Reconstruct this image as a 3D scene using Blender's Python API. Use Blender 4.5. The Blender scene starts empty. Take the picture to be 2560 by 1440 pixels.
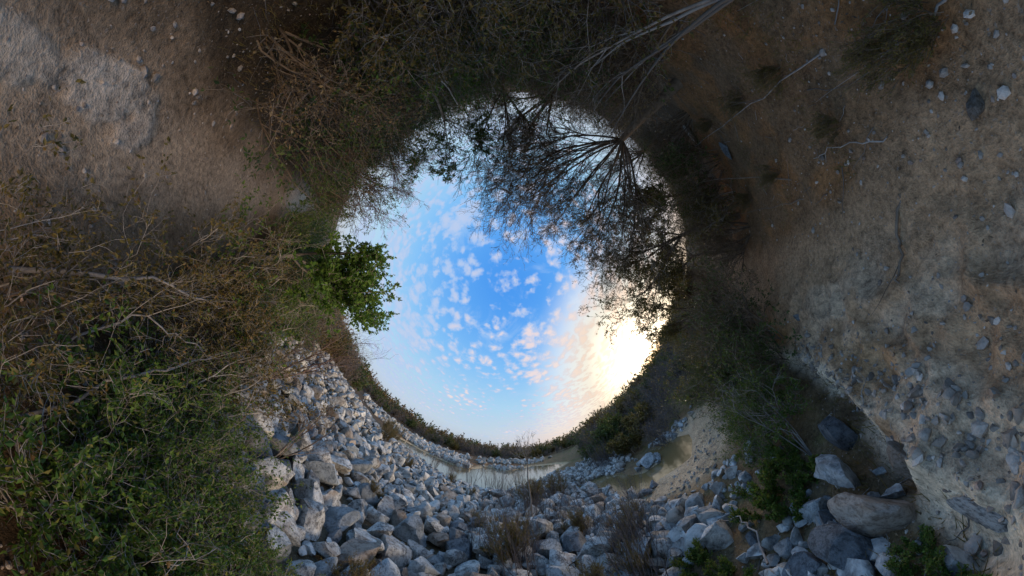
import bpy, bmesh, math, random
import numpy as np
from mathutils import Matrix, Vector

# ------------------------------------------------------------------ camera, sky, sun, exposure
SC = bpy.context.scene
COL = SC.collection
CAM_H = 2.0
cam_data = bpy.data.cameras.new('camera')
cam = bpy.data.objects.new('camera', cam_data)
COL.objects.link(cam)
SC.camera = cam
cam_data.type = 'PANO'                      # the photograph is a 360 degree capture looking straight up
CT = cam_data if hasattr(cam_data, 'panorama_type') else cam_data.cycles
CT.panorama_type = 'FISHEYE_LENS_POLYNOMIAL'
CT.fisheye_fov = math.radians(359)
CT.fisheye_polynomial_k0 = 0.0
CT.fisheye_polynomial_k1 = -0.35737846630425396
CT.fisheye_polynomial_k2 = 0.020113353441247258
CT.fisheye_polynomial_k3 = -0.000512165272625829
CT.fisheye_polynomial_k4 = 4.110499853486604e-06
cam_data.sensor_width = 36
cam_data.sensor_fit = 'HORIZONTAL'
cam_data.clip_start = 0.02
cam_data.clip_end = 3000
RT = ((0.99995933, -0.00042705, 0.00900883), (-0.00042705, 0.99551597, 0.09459268), (-0.00900883, -0.09459268, 0.99547530))
M = Matrix.Identity(4)
for i in range(3):
    M[i][0], M[i][1], M[i][2] = RT[i][0], -RT[i][1], -RT[i][2]
M[2][3] = CAM_H
cam.matrix_world = M

SUN_AZ, SUN_EL = math.radians(66), math.radians(14.0)      # azimuth from +Y towards +X; the bright afterglow above the set sun
SDIR = Vector((math.sin(SUN_AZ) * math.cos(SUN_EL), math.cos(SUN_AZ) * math.cos(SUN_EL), math.sin(SUN_EL)))
sun_data = bpy.data.lights.new('sun', 'SUN')
sun_data.energy = 3.0
sun_data.angle = math.radians(18)
sun_data.color = (1.0, 0.79, 0.58)
sun = bpy.data.objects.new('sun', sun_data)
COL.objects.link(sun)
sun.rotation_euler = (-SDIR).to_track_quat('-Z', 'Y').to_euler()

vs = SC.view_settings
vs.view_transform = 'Standard'
vs.look = 'None'
vs.exposure = 0.0
vs.gamma = 1.0
vs.use_curve_mapping = False
SC.render.engine = 'CYCLES'
SC.cycles.use_denoising = True
SC.cycles.max_bounces = 4
SC.cycles.diffuse_bounces = 2
SC.cycles.glossy_bounces = 3
SC.cycles.transmission_bounces = 3
SC.cycles.use_adaptive_sampling = False
SC.cycles.sample_clamp_indirect = 4.0


GLOW = 0.9          # how far the sky round the setting sun outshines white


def lin(r, g, b):
    def f(c):
        c /= 255.0
        return c / 12.92 if c <= 0.04045 else ((c + 0.055) / 1.055) ** 2.4
    return (f(r), f(g), f(b), 1.0)


class NT:
    """small helper to wire node trees"""
    def __init__(self, tree):
        self.t = tree
        self.n = tree.nodes
        self.n.clear()

    def add(self, kind, **kw):
        nd = self.n.new(kind)
        for k, v in kw.items():
            if k.startswith('i_'):
                key = k[2:]
                key = int(key) if key.isdigit() else key
                self.put(nd, key, v)
            else:
                setattr(nd, k, v)
        return nd

    def put(self, nd, key, v):
        s = nd.inputs[key]
        if isinstance(v, bpy.types.NodeSocket):
            self.t.links.new(v, s)
        else:
            s.default_value = v

    def math(self, op, a, b=0.0, c=None, clamp=False):
        nd = self.n.new('ShaderNodeMath')
        nd.operation = op
        nd.use_clamp = clamp
        self.put(nd, 0, a)
        self.put(nd, 1, b)
        if c is not None:
            self.put(nd, 2, c)
        return nd.outputs[0]

    def mix(self, f, a, b, blend='MIX'):
        nd = self.n.new('ShaderNodeMix')
        nd.data_type = 'RGBA'
        nd.blend_type = blend
        nd.clamp_factor = True
        self.put(nd, 0, f)
        self.put(nd, 6, a)
        self.put(nd, 7, b)
        return nd.outputs[2]

    def smooth(self, v, lo, hi, a=0.0, b=1.0):
        nd = self.n.new('ShaderNodeMapRange')
        nd.interpolation_type = 'SMOOTHSTEP'
        self.put(nd, 0, v)
        self.put(nd, 1, lo)
        self.put(nd, 2, hi)
        self.put(nd, 3, a)
        self.put(nd, 4, b)
        return nd.outputs[0]

    def noise(self, vec, scale, detail=4.0, rough=0.55, dist=0.0, col=False):
        nd = self.n.new('ShaderNodeTexNoise')
        if vec is not None:
            self.put(nd, 'Vector', vec)
        nd.inputs['Scale'].default_value = scale
        nd.inputs['Detail'].default_value = detail
        nd.inputs['Roughness'].default_value = rough
        nd.inputs['Distortion'].default_value = dist
        return nd.outputs['Color' if col else 0]

    def ramp(self, v, stops, interp='LINEAR'):
        nd = self.n.new('ShaderNodeValToRGB')
        nd.color_ramp.interpolation = interp
        el = nd.color_ramp.elements
        while len(el) < len(stops):
            el.new(0.5)
        for e, (p, c) in zip(el, stops):
            e.position = p
            e.color = c
        self.put(nd, 0, v)
        return nd.outputs[0]


def build_sky():
    w = bpy.data.worlds.new('World')
    SC.world = w
    w.use_nodes = True
    t = NT(w.node_tree)
    tc = t.add('ShaderNodeTexCoord')
    D = tc.outputs['Generated']
    sx = t.add('ShaderNodeSeparateXYZ', i_0=D)
    x, y, z = sx.outputs
    zc = t.math('MAXIMUM', z, 0.0)
    base = t.ramp(zc, [(0.0, lin(184, 192, 208)), (0.10, lin(192, 210, 226)), (0.28, lin(172, 213, 240)),
                       (0.55, lin(132, 194, 248)), (0.82, lin(96, 170, 246)), (1.0, lin(74, 154, 242))])
    # physically based evening sky mixed in
    nish = t.add('ShaderNodeTexSky', sky_type='NISHITA', sun_disc=False)
    nish.sun_elevation = SUN_EL
    nish.sun_rotation = SUN_AZ
    nish.altitude = 100
    nsc = t.add('ShaderNodeVectorMath', operation='SCALE', i_0=nish.outputs[0])
    nsc.inputs['Scale'].default_value = 0.12
    base = t.mix(0.08, base, nsc.outputs[0])
    # angle to the sun
    dt = t.add('ShaderNodeVectorMath', operation='DOT_PRODUCT', i_0=D)
    low = math.radians(4.0)
    dt.inputs[1].default_value = (math.sin(SUN_AZ) * math.cos(low), math.cos(SUN_AZ) * math.cos(low), math.sin(low))
    c = dt.outputs['Value']
    pink = t.math('MULTIPLY', t.smooth(c, 0.15, 0.9), t.smooth(z, 0.30, 0.02))
    base = t.mix(t.math('MULTIPLY', pink, 0.8), base, lin(244, 214, 200))
    # clouds on a flat layer overhead
    zz = t.math('ADD', zc, 0.10)
    px = t.math('DIVIDE', x, zz)
    py = t.math('DIVIDE', y, zz)
    pv = t.add('ShaderNodeCombineXYZ', i_0=px, i_1=py, i_2=0.37)
    P = pv.outputs[0]
    big = t.noise(P, 1.1, 2.0, 0.5)
    fine = t.noise(P, 6.5, 6.0, 0.60, 0.3)
    wisp = t.noise(P, 2.6, 6.0, 0.62, 0.6)
    vor = t.add('ShaderNodeTexVoronoi', feature='SMOOTH_F1', i_Vector=t.add('ShaderNodeVectorMath', operation='ADD', i_0=P, i_1=t.add('ShaderNodeVectorMath', operation='SCALE', i_0=t.noise(P, 4.0, 3.0, 0.6, 0.0, True), i_3=0.30).outputs[0]).outputs[0])
    vor.inputs['Scale'].default_value = 6.6
    vor.inputs['Smoothness'].default_value = 0.35
    puff = t.math('SUBTRACT', 0.62, vor.outputs['Distance'])
    dens = t.math('ADD', t.math('MULTIPLY', puff, 0.75), t.math('SUBTRACT', fine, 0.5))
    dens = t.math('ADD', dens, t.math('MULTIPLY', t.math('SUBTRACT', big, 0.5), 0.85))
    # more cloud away from the zenith towards the sun and over the shoulder
    side = t.math('MULTIPLY', t.smooth(c, 0.1, 0.85), 0.16)
    back = t.math('MULTIPLY', t.smooth(c, 0.15, -0.55), 0.20)
    dens = t.math('ADD', dens, t.math('ADD', side, back))
    cl = t.smooth(dens, 0.12, 0.42)
    core = t.smooth(dens, 0.30, 0.62)
    veil = t.math('MULTIPLY', t.smooth(wisp, 0.50, 0.75), 0.5)
    base = t.mix(veil, base, lin(176, 205, 240))
    thin = t.smooth(z, 0.02, 0.14)
    ccol = t.mix(core, lin(186, 203, 234), lin(246, 222, 214))
    ccol = t.mix(t.math('MULTIPLY', t.smooth(c, 0.1, -0.6), 0.8), ccol, lin(172, 198, 236))
    cf = t.math('MULTIPLY', t.math('MULTIPLY', cl, thin), 0.82)
    sky = t.mix(cf, base, ccol)
    # white glow round the low sun: far brighter than the film can hold
    glow = t.smooth(c, 0.46, 0.97)
    gcol = t.mix(t.smooth(z, 0.0, 0.16), lin(255, 232, 200), lin(255, 250, 240))
    gcol2 = t.mix(t.math('MULTIPLY', cf, 0.55), gcol, lin(226, 190, 178))
    sky = t.mix(t.math('MULTIPLY', glow, 0.92), sky, gcol2)
    power = t.math('ADD', 1.0, t.math('ADD', t.math('MULTIPLY', t.smooth(c, 0.86, 0.99), GLOW), t.math('MULTIPLY', t.smooth(c, 0.965, 1.0), GLOW * 2.5)))
    warm = t.mix(t.smooth(c, 0.70, 0.98), (1, 1, 1, 1), (1.0, 0.90, 0.72, 1))
    sky = t.mix(1.0, sky, warm, 'MULTIPLY')
    sky = t.add('ShaderNodeVectorMath', operation='SCALE', i_0=sky, i_3=power).outputs[0]
    ember = t.math('MULTIPLY', t.smooth(c, 0.982, 0.997), t.smooth(z, 0.16, 0.05))
    sky = t.mix(t.math('MULTIPLY', ember, 0.85), sky, (1.5, 0.78, 0.26, 1))
    grd = t.mix(t.smooth(z, -0.02, 0.0), lin(70, 66, 62), sky)
    bg = t.add('ShaderNodeBackground', i_0=grd)
    bg.inputs[1].default_value = 1.05
    out = t.add('ShaderNodeOutputWorld')
    t.t.links.new(bg.outputs[0], out.inputs[0])


build_sky()

# ------------------------------------------------------------------ numeric helpers
RNG = np.random.default_rng(11)


def hash2(ix, iy, seed):
    n = (ix.astype(np.int64) * 374761393 + iy.astype(np.int64) * 668265263 + seed * 1274126177) & 0x7fffffff
    n = ((n ^ (n >> 13)) * 1103515245) & 0x7fffffff
    return ((n ^ (n >> 16)) & 0xffff) / 65535.0


def vnoise(x, y, seed=0):
    ix, iy = np.floor(x), np.floor(y)
    fx, fy = x - ix, y - iy
    fx = fx * fx * (3 - 2 * fx)
    fy = fy * fy * (3 - 2 * fy)
    a, b = hash2(ix, iy, seed), hash2(ix + 1, iy, seed)
    c, d = hash2(ix, iy + 1, seed), hash2(ix + 1, iy + 1, seed)
    return (a * (1 - fx) + b * fx) * (1 - fy) + (c * (1 - fx) + d * fx) * fy


def fbm(x, y, oct=4, seed=0, gain=0.5):
    s, a, tot = 0.0, 1.0, 0.0
    for o in range(oct):
        s = s + a * vnoise(x * 2 ** o + 17.3 * o, y * 2 ** o - 9.1 * o, seed + o)
        tot += a
        a *= gain
    return s / tot - 0.5


def sstep(v, a, b):
    t = np.clip((v - a) / (b - a), 0, 1)
    return t * t * (3 - 2 * t)


def poly_sd(px, py, poly):
    """signed distance to a polygon, negative inside"""
    P = np.array(poly)
    d2 = np.full(px.shape, 1e18)
    inside = np.zeros(px.shape, bool)
    n = len(P)
    for i in range(n):
        ax, ay = P[i]
        bx, by = P[(i + 1) % n]
        ex, ey = bx - ax, by - ay
        t = np.clip(((px - ax) * ex + (py - ay) * ey) / (ex * ex + ey * ey), 0, 1)
        d2 = np.minimum(d2, (px - ax - t * ex) ** 2 + (py - ay - t * ey) ** 2)
        cr = ((ay > py) != (by > py)) & (px < (bx - ax) * (py - ay) / (by - ay + 1e-12) + ax)
        inside ^= cr
    d = np.sqrt(d2)
    return np.where(inside, -d, d)


def line_dist(px, py, pts):
    d2 = np.full(px.shape, 1e18)
    for (ax, ay), (bx, by) in zip(pts[:-1], pts[1:]):
        ex, ey = bx - ax, by - ay
        t = np.clip(((px - ax) * ex + (py - ay) * ey) / (ex * ex + ey * ey), 0, 1)
        d2 = np.minimum(d2, (px - ax - t * ex) ** 2 + (py - ay - t * ey) ** 2)
    return np.sqrt(d2)


# ------------------------------------------------------------------ the lie of the land (metres)
WATER_Z = -0.60
POOL_A = [(-13.3, 16.4), (-12, 18.7), (-10, 18.8), (-7.6, 19.2), (-5.4, 18.6), (-4, 20.8), (-3.8, 25), (-2, 23.5), (-.5, 21.4),
          (1, 23.7), (3, 26), (5.6, 23.3), (6, 20), (3.6, 16.8), (2.2, 13.8), (0.9, 12.6), (-.65, 10.9), (-2.1, 11.2), (-3, 11.0),
          (-3.8, 11.4), (-5, 12.2), (-6.6, 13.1), (-8.5, 13.4), (-10.4, 13.8)]
POOL_B = [(3.82, 9.35), (4.52, 9.08), (4.84, 7.78), (4.55, 6.8), (4.6, 6.2), (5.1, 5.8), (5.6, 6.4), (6.3, 7.74), (6.6, 7.0), (6.6, 5.7),
          (6.2, 4.8), (5.62, 4.43), (4.61, 4.05), (4.27, 4.53), (4.0, 4.9), (3.4, 5.1), (3.2, 5.66), (3.4, 6.65), (3.3, 8)]
EDGE_X = [-60, -14, -8, -5, -2.2, -1, 1.22, 1.73, 2.5, 3.4, 4.86, 5.87, 7, 9, 12, 60]
EDGE_Y = [-16, -3.4, -1.6, -0.5, 0.25, 0.35, 0.37, 0.56, 0.54, 0.62, 0.92, 0.92, 0.6, 0.1, -0.6, -4]
ROAD = [(-40, -18), (-14, -6), (-9, -3.9), (-6.3, -2.6), (-4, -1.6), (-2, -0.95), (0, -0.35), (2, -0.2), (4.5, -0.25), (7.3, -0.55), (9.5, -1.0), (13, -2.5)]


def crust(x, y, cx, cy, rx, ry, ang, sd):
    """ragged flake of hard limestone crust on the road"""
    ca, sa_ = math.cos(ang), math.sin(ang)
    u, v = (x - cx) * ca + (y - cy) * sa_, -(x - cx) * sa_ + (y - cy) * ca
    q = np.hypot(u / rx, v / ry) + 1.1 * fbm(x * 4.6, y * 4.6, 5, sd, 0.62)
    return 1 - sstep(q, 0.93, 0.99)


def terrain(x, y, fine=True):
    x = np.asarray(x, float)
    y = np.asarray(y, float)
    d = np.hypot(x, y)
    az = np.degrees(np.arctan2(x, y))
    s = y - np.interp(x, EDGE_X, EDGE_Y) + 0.10 * fbm(x * 2.2, y * 2.2, 3, 5)
    right = sstep(x, 0.6, 1.6)
    up = 0.05 * np.clip(-s - 1.6, 0, 6)                                  # ground behind the road climbs a little
    drop_r = -0.30 * sstep(s, 0.0, 0.14) - 0.17 * sstep(s, 0.2, 1.8)
    drop_l = -0.34 * sstep(s, -0.1, 3.2)
    land = up + np.where(s > -0.2, right * drop_r + (1 - right) * drop_l, 0.0)
    land = land + 0.75 * np.exp(-(((x + 11.5) / 4.5) ** 2 + ((y - 6.5) / 4.0) ** 2))      # rubble bank beside the stream
    land = land + 0.25 * np.exp(-(((x + 4.0) / 1.8) ** 2 + ((y - 3.6) / 1.6) ** 2))
    hill = sstep(az, 16, 34) * (1 - sstep(az, 92, 120)) * np.clip(d - 9, 0, 24) * 0.105
    far = 0.016 * np.clip(d - 22, 0, 60) * (1 - 0.55 * np.exp(-(((az - 2) / 12.0) ** 2)))
    land = land + hill + far
    sa, sb = poly_sd(x, y, POOL_A), poly_sd(x, y, POOL_B)
    land = np.minimum(land, WATER_Z + 0.03 + 0.13 * np.clip(sa, 0, 1e9) + 0.006 * np.clip(sa - 2, 0, 1e9) ** 1.5)
    land = np.minimum(land, WATER_Z + 0.015 + 0.05 * np.clip(sb, 0, 1e9) + 0.05 * np.clip(sb - 1.2, 0, 1e9) ** 2)
    sw = np.minimum(sa, sb)
    land = np.where(sw < 0, WATER_Z + 0.02 + np.maximum(sw * 0.25, -0.4), land)
    if fine:
        rd = sstep(line_dist(x, y, ROAD), 0.35, 1.2)
        wet = sstep(sw, -0.2, 0.8)
        land = land + (0.02 + 0.10 * rd) * wet * fbm(x * 1.1, y * 1.1, 4, 21)
        land = land + (0.010 + 0.02 * rd) * wet * fbm(x * 7, y * 7, 3, 31)
        stone = sstep(x, 0.8, 1.8) * (1 - sstep(x, 4.5, 6.5)) * sstep(y + 0.5 * fbm(x * 1.5, y * 1.5, 3, 33), -0.75, 0.0) * (1 - sstep(s, 0.2, 0.6))
        rid = 1 - np.abs(2 * fbm(x * 3.1, y * 3.1, 4, 44)) * 2
        land = land + stone * (0.10 * (rid - 0.5) + 0.035 * np.abs(fbm(x * 11, y * 11, 3, 54)))
        land = land + 0.016 * (crust(x, y, -1.78, -1.06, 0.34, 0.15, 0.52, 91) + crust(x, y, -1.35, -0.82, 0.36, 0.09, 0.5, 95) + crust(x, y, -2.05, -1.02, 0.20, 0.10, 0.9, 97)).clip(0, 1)
        rut = np.exp(-((line_dist(x, y, ROAD) - 0.30) / 0.09) ** 2)
        land = land - 0.02 * rut * sstep(fbm(x * 0.8, y * 0.8, 2, 64), -0.15, 0.15)
    return land


def th(x, y):
    return float(terrain(np.array([x]), np.array([y]))[0])


# ------------------------------------------------------------------ mesh and material helpers
def mesh_from(name, verts, faces4=None, faces3=None, smooth=True):
    me = bpy.data.meshes.new(name)
    verts = np.asarray(verts, np.float32)
    f4 = np.zeros((0, 4), np.int32) if faces4 is None else np.asarray(faces4, np.int32)
    f3 = np.zeros((0, 3), np.int32) if faces3 is None else np.asarray(faces3, np.int32)
    me.vertices.add(len(verts))
    me.vertices.foreach_set('co', verts.ravel())
    nl = f4.size + f3.size
    me.loops.add(nl)
    me.loops.foreach_set('vertex_index', np.concatenate([f4.ravel(), f3.ravel()]))
    npoly = len(f4) + len(f3)
    me.polygons.add(npoly)
    starts = np.concatenate([np.arange(len(f4)) * 4, len(f4) * 4 + np.arange(len(f3)) * 3]).astype(np.int32)
    me.polygons.foreach_set('loop_start', starts)
    me.update(calc_edges=True)
    me.polygons.foreach_set('use_smooth', np.full(npoly, smooth))
    me.validate()
    return me


def link(name, me, mats=(), parent=None, loc=None):
    o = bpy.data.objects.new(name, me)
    COL.objects.link(o)
    if me is not None:
        for m in mats:
            if m.name not in [q.name for q in me.materials if q]:
                me.materials.append(m)
    if parent is not None:
        o.parent = parent
    if loc is not None:
        o.location = loc
    return o


def tag(o, label=None, cat=None, group=None, kind=None):
    if label:
        o['label'] = label
    if cat:
        o['category'] = cat
    if group:
        o['group'] = group
    if kind:
        o['kind'] = kind
    return o


def children_of(o):
    return KIDS.get(o.name, [])


KIDS = {}


def thing(name, parts, loc=(0, 0, 0)):
    """an Empty at the base that carries its parts: parts = [(part name, mesh, material)]"""
    root = link(name, None, loc=loc)
    root.empty_display_size = 0.1
    ks = []
    for pn, me, mt in parts:
        ks.append(link(pn, me, [mt], root))
    KIDS[root.name] = ks
    return root


def copy_thing(root, name=None):
    r = root.copy()
    if name:
        r.name = name
    COL.objects.link(r)
    ks = []
    for ch in children_of(root):
        c = ch.copy()
        COL.objects.link(c)
        c.parent = r
        ks.append(c)
    KIDS[r.name] = ks
    return r


def new_mat(name):
    m = bpy.data.materials.new(name)
    m.use_nodes = True
    return m, NT(m.node_tree)


def finish(t, bsdf):
    out = t.add('ShaderNodeOutputMaterial')
    t.t.links.new(bsdf, out.inputs[0])


def mat_leaf(name, stops, trans=0.35, rough=0.55):
    m, t = new_mat(name)
    geo = t.add('ShaderNodeNewGeometry')
    oi = t.add('ShaderNodeObjectInfo')
    f = t.math('FRACT', t.math('ADD', geo.outputs['Random Per Island'], t.math('MULTIPLY', oi.outputs['Random'], 0.25)))
    col = t.ramp(f, stops)
    pr = t.add('ShaderNodeBsdfPrincipled')
    t.put(pr, 'Base Color', col)
    pr.inputs['Roughness'].default_value = rough
    pr.inputs['Specular IOR Level'].default_value = 0.3
    tl = t.add('ShaderNodeBsdfTranslucent', i_0=t.mix(0.35, col, (0.25, 0.28, 0.04, 1)))
    mx = t.add('ShaderNodeMixShader', i_0=trans, i_1=pr.outputs[0], i_2=tl.outputs[0])
    finish(t, mx.outputs[0])
    return m


def mat_bark(name, a, b, scale=14.0):
    m, t = new_mat(name)
    tc = t.add('ShaderNodeTexCoord')
    geo = t.add('ShaderNodeNewGeometry')
    n = t.noise(tc.outputs['Object'], scale, 5, 0.6)
    f = t.math('ADD', t.math('MULTIPLY', n, 0.9), t.math('MULTIPLY', t.math('SUBTRACT', geo.outputs['Random Per Island'], 0.5), 0.7))
    col = t.mix(t.smooth(f, 0.2, 0.75), (*a, 1), (*b, 1))
    pr = t.add('ShaderNodeBsdfPrincipled')
    t.put(pr, 'Base Color', col)
    pr.inputs['Roughness'].default_value = 0.9
    pr.inputs['Specular IOR Level'].default_value = 0.2
    finish(t, pr.outputs[0])
    return m


def mat_rock(name, dark, light, tint=(0.30, 0.24, 0.19), lich=0.5):
    m, t = new_mat(name)
    tc = t.add('ShaderNodeTexCoord')
    oi = t.add('ShaderNodeObjectInfo')
    geo = t.add('ShaderNodeNewGeometry')
    off = t.add('ShaderNodeVectorMath', operation='ADD', i_0=tc.outputs['Object'], i_1=t.add('ShaderNodeCombineXYZ', i_0=t.math('MULTIPLY', oi.outputs['Random'], 37.0), i_1=t.math('MULTIPLY', geo.outputs['Random Per Island'], 53.0)).outputs[0])
    P = off.outputs[0]
    n1 = t.noise(P, 2.2, 6, 0.62, 0.4)
    n2 = t.noise(P, 9.0, 6, 0.65)
    n3 = t.noise(P, 30.0, 4, 0.6)
    f = t.math('ADD', t.math('MULTIPLY', n1, 0.6), t.math('MULTIPLY', n2, 0.5))
    col = t.mix(t.smooth(f, 0.42, 0.64), (*dark, 1), (*light, 1))
    col = t.mix(t.math('MULTIPLY', t.smooth(t.noise(P, 1.3, 3), 0.5, 0.72), 0.75), col, (*tint, 1))
    spots = t.math('MULTIPLY', t.smooth(n2, 0.56, 0.68), lich)
    col = t.mix(spots, col, (0.055, 0.052, 0.05, 1))
    rv = t.math('ADD', oi.outputs['Random'], geo.outputs['Random Per Island'])
    var = t.math('ADD', 0.58, t.math('MULTIPLY', t.math('FRACT', t.math('MULTIPLY', rv, 7.31)), 0.62))
    vc = t.add('ShaderNodeVectorMath', operation='SCALE', i_0=col, i_3=var)
    pr = t.add('ShaderNodeBsdfPrincipled')
    t.put(pr, 'Base Color', vc.outputs[0])
    pr.inputs['Roughness'].default_value = 0.92
    pr.inputs['Specular IOR Level'].default_value = 0.25
    bmp = t.add('ShaderNodeBump')
    bmp.inputs['Strength'].default_value = 0.8
    bmp.inputs['Distance'].default_value = 0.04
    t.put(bmp, 'Height', t.math('ADD', t.math('MULTIPLY', n2, 0.8), t.math('MULTIPLY', n3, 0.35)))
    t.put(pr, 'Normal', bmp.outputs[0])
    finish(t, pr.outputs[0])
    return m


def mat_ground():
    m, t = new_mat('soil')
    tc = t.add('ShaderNodeTexCoord')
    P = tc.outputs['Object']
    at = t.add('ShaderNodeAttribute', attribute_name='soil_colour')
    n1 = t.noise(P, 3.0, 6, 0.6, 0.3)
    n2 = t.noise(P, 22.0, 6, 0.65)
    n3 = t.noise(P, 90.0, 3, 0.6)
    k = t.math('ADD', t.math('MULTIPLY', t.math('SUBTRACT', n1, 0.5), 1.3), t.math('ADD', t.math('MULTIPLY', t.math('SUBTRACT', n2, 0.5), 2.4), 1.0))
    k = t.math('ADD', k, t.math('MULTIPLY', t.math('SUBTRACT', n3, 0.5), 1.2))
    vc = t.add('ShaderNodeVectorMath', operation='SCALE', i_0=at.outputs['Color'], i_3=t.math('MAXIMUM', k, 0.3))
    col = t.mix(1.0, vc.outputs[0], (1.02, 0.94, 0.78, 1), 'MULTIPLY')
    rust = t.math('MULTIPLY', t.smooth(t.noise(P, 1.7, 4), 0.52, 0.70), 0.35)
    col = t.mix(rust, col, t.mix(0.5, col, (0.17, 0.085, 0.035, 1)))
    grit = t.math('MULTIPLY', t.smooth(t.noise(P, 48.0, 2, 0.5), 0.64, 0.70), 0.45)
    col = t.mix(grit, col, (0.32, 0.27, 0.22, 1))
    pr = t.add('ShaderNodeBsdfPrincipled')
    t.put(pr, 'Base Color', col)
    pr.inputs['Roughness'].default_value = 0.95
    pr.inputs['Specular IOR Level'].default_value = 0.2
    bmp = t.add('ShaderNodeBump')
    bmp.inputs['Strength'].default_value = 0.9
    bmp.inputs['Distance'].default_value = 0.03
    t.put(bmp, 'Height', t.math('ADD', n2, t.math('MULTIPLY', n3, 0.4)))
    t.put(pr, 'Normal', bmp.outputs[0])
    finish(t, pr.outputs[0])
    return m


def mat_water():
    m, t = new_mat('pond_water')
    tc = t.add('ShaderNodeTexCoord')
    P = tc.outputs['Object']
    pr = t.add('ShaderNodeBsdfPrincipled')
    n = t.noise(P, 0.5, 3)
    t.put(pr, 'Base Color', t.mix(n, (0.15, 0.10, 0.035, 1), (0.22, 0.16, 0.075, 1)))
    pr.inputs['Roughness'].default_value = 0.07
    pr.inputs['IOR'].default_value = 1.9
    pr.inputs['Specular IOR Level'].default_value = 0.5
    bmp = t.add('ShaderNodeBump')
    bmp.inputs['Strength'].default_value = 0.16
    bmp.inputs['Distance'].default_value = 0.02
    t.put(bmp, 'Height', t.noise(P, 7.0, 4, 0.6, 0.5))
    t.put(pr, 'Normal', bmp.outputs[0])
    finish(t, pr.outputs[0])
    return m


MAT_SOIL = mat_ground()
MAT_WATER = mat_water()
MAT_ROCK = mat_rock('limestone', (0.105, 0.103, 0.10), (0.60, 0.585, 0.545))
MAT_ROCK_TAN = mat_rock('tan_limestone', (0.17, 0.13, 0.10), (0.42, 0.36, 0.30), (0.30, 0.20, 0.12), 0.35)
MAT_LEDGE = mat_rock('ledge_stone', (0.16, 0.13, 0.105), (0.44, 0.38, 0.32), (0.32, 0.20, 0.12), 0.4)
MAT_ROCK_DARK = mat_rock('dark_limestone', (0.075, 0.08, 0.085), (0.25, 0.26, 0.27), (0.13, 0.12, 0.12), 0.5)
MAT_ROCK_BLUE = mat_rock('blue_grey_limestone', (0.14, 0.155, 0.16), (0.45, 0.47, 0.47), (0.24, 0.24, 0.22), 0.5)
BARK_BROWN = mat_bark('brown_bark', (0.095, 0.066, 0.046), (0.25, 0.185, 0.135))
BARK_GREY = mat_bark('grey_bark', (0.13, 0.108, 0.092), (0.34, 0.29, 0.25))
BARK_PALE = mat_bark('pale_bark', (0.22, 0.19, 0.16), (0.44, 0.39, 0.34))
BARK_RED = mat_bark('reddish_twig', (0.075, 0.047, 0.038), (0.17, 0.11, 0.085))
BARK_VIOLET = mat_bark('greyish_violet_twig', (0.075, 0.066, 0.068), (0.16, 0.14, 0.14))
LEAF_GREEN = mat_leaf('green_leaf', [(0.0, (0.030, 0.065, 0.008, 1)), (0.5, (0.070, 0.135, 0.016, 1)), (0.85, (0.14, 0.20, 0.030, 1)), (1.0, (0.20, 0.16, 0.035, 1))], 0.35)
LEAF_FRESH = mat_leaf('fresh_green_leaf', [(0.0, (0.05, 0.105, 0.015, 1)), (0.6, (0.10, 0.19, 0.03, 1)), (1.0, (0.16, 0.24, 0.04, 1))], 0.45)
LEAF_OLIVE = mat_leaf('olive_leaf', [(0.0, (0.055, 0.046, 0.014, 1)), (0.5, (0.115, 0.090, 0.022, 1)), (0.8, (0.165, 0.115, 0.030, 1)), (1.0, (0.17, 0.090, 0.035, 1))], 0.25)
LEAF_DRY = mat_leaf('dry_leaf', [(0.0, (0.075, 0.044, 0.022, 1)), (0.5, (0.16, 0.10, 0.048, 1)), (0.8, (0.21, 0.13, 0.045, 1)), (1.0, (0.30, 0.22, 0.12, 1))], 0.15)
LEAF_DARK = mat_leaf('dark_green_leaf', [(0.0, (0.022, 0.042, 0.010, 1)), (0.6, (0.050, 0.085, 0.016, 1)), (1.0, (0.10, 0.12, 0.03, 1))], 0.25)
LEAF_RUST = mat_leaf('rust_green_leaf', [(0.0, (0.081, 0.068, 0.020, 1)), (0.5, (0.162, 0.128, 0.034, 1)), (1.0, (0.230, 0.128, 0.034, 1))], 0.3)


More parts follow.
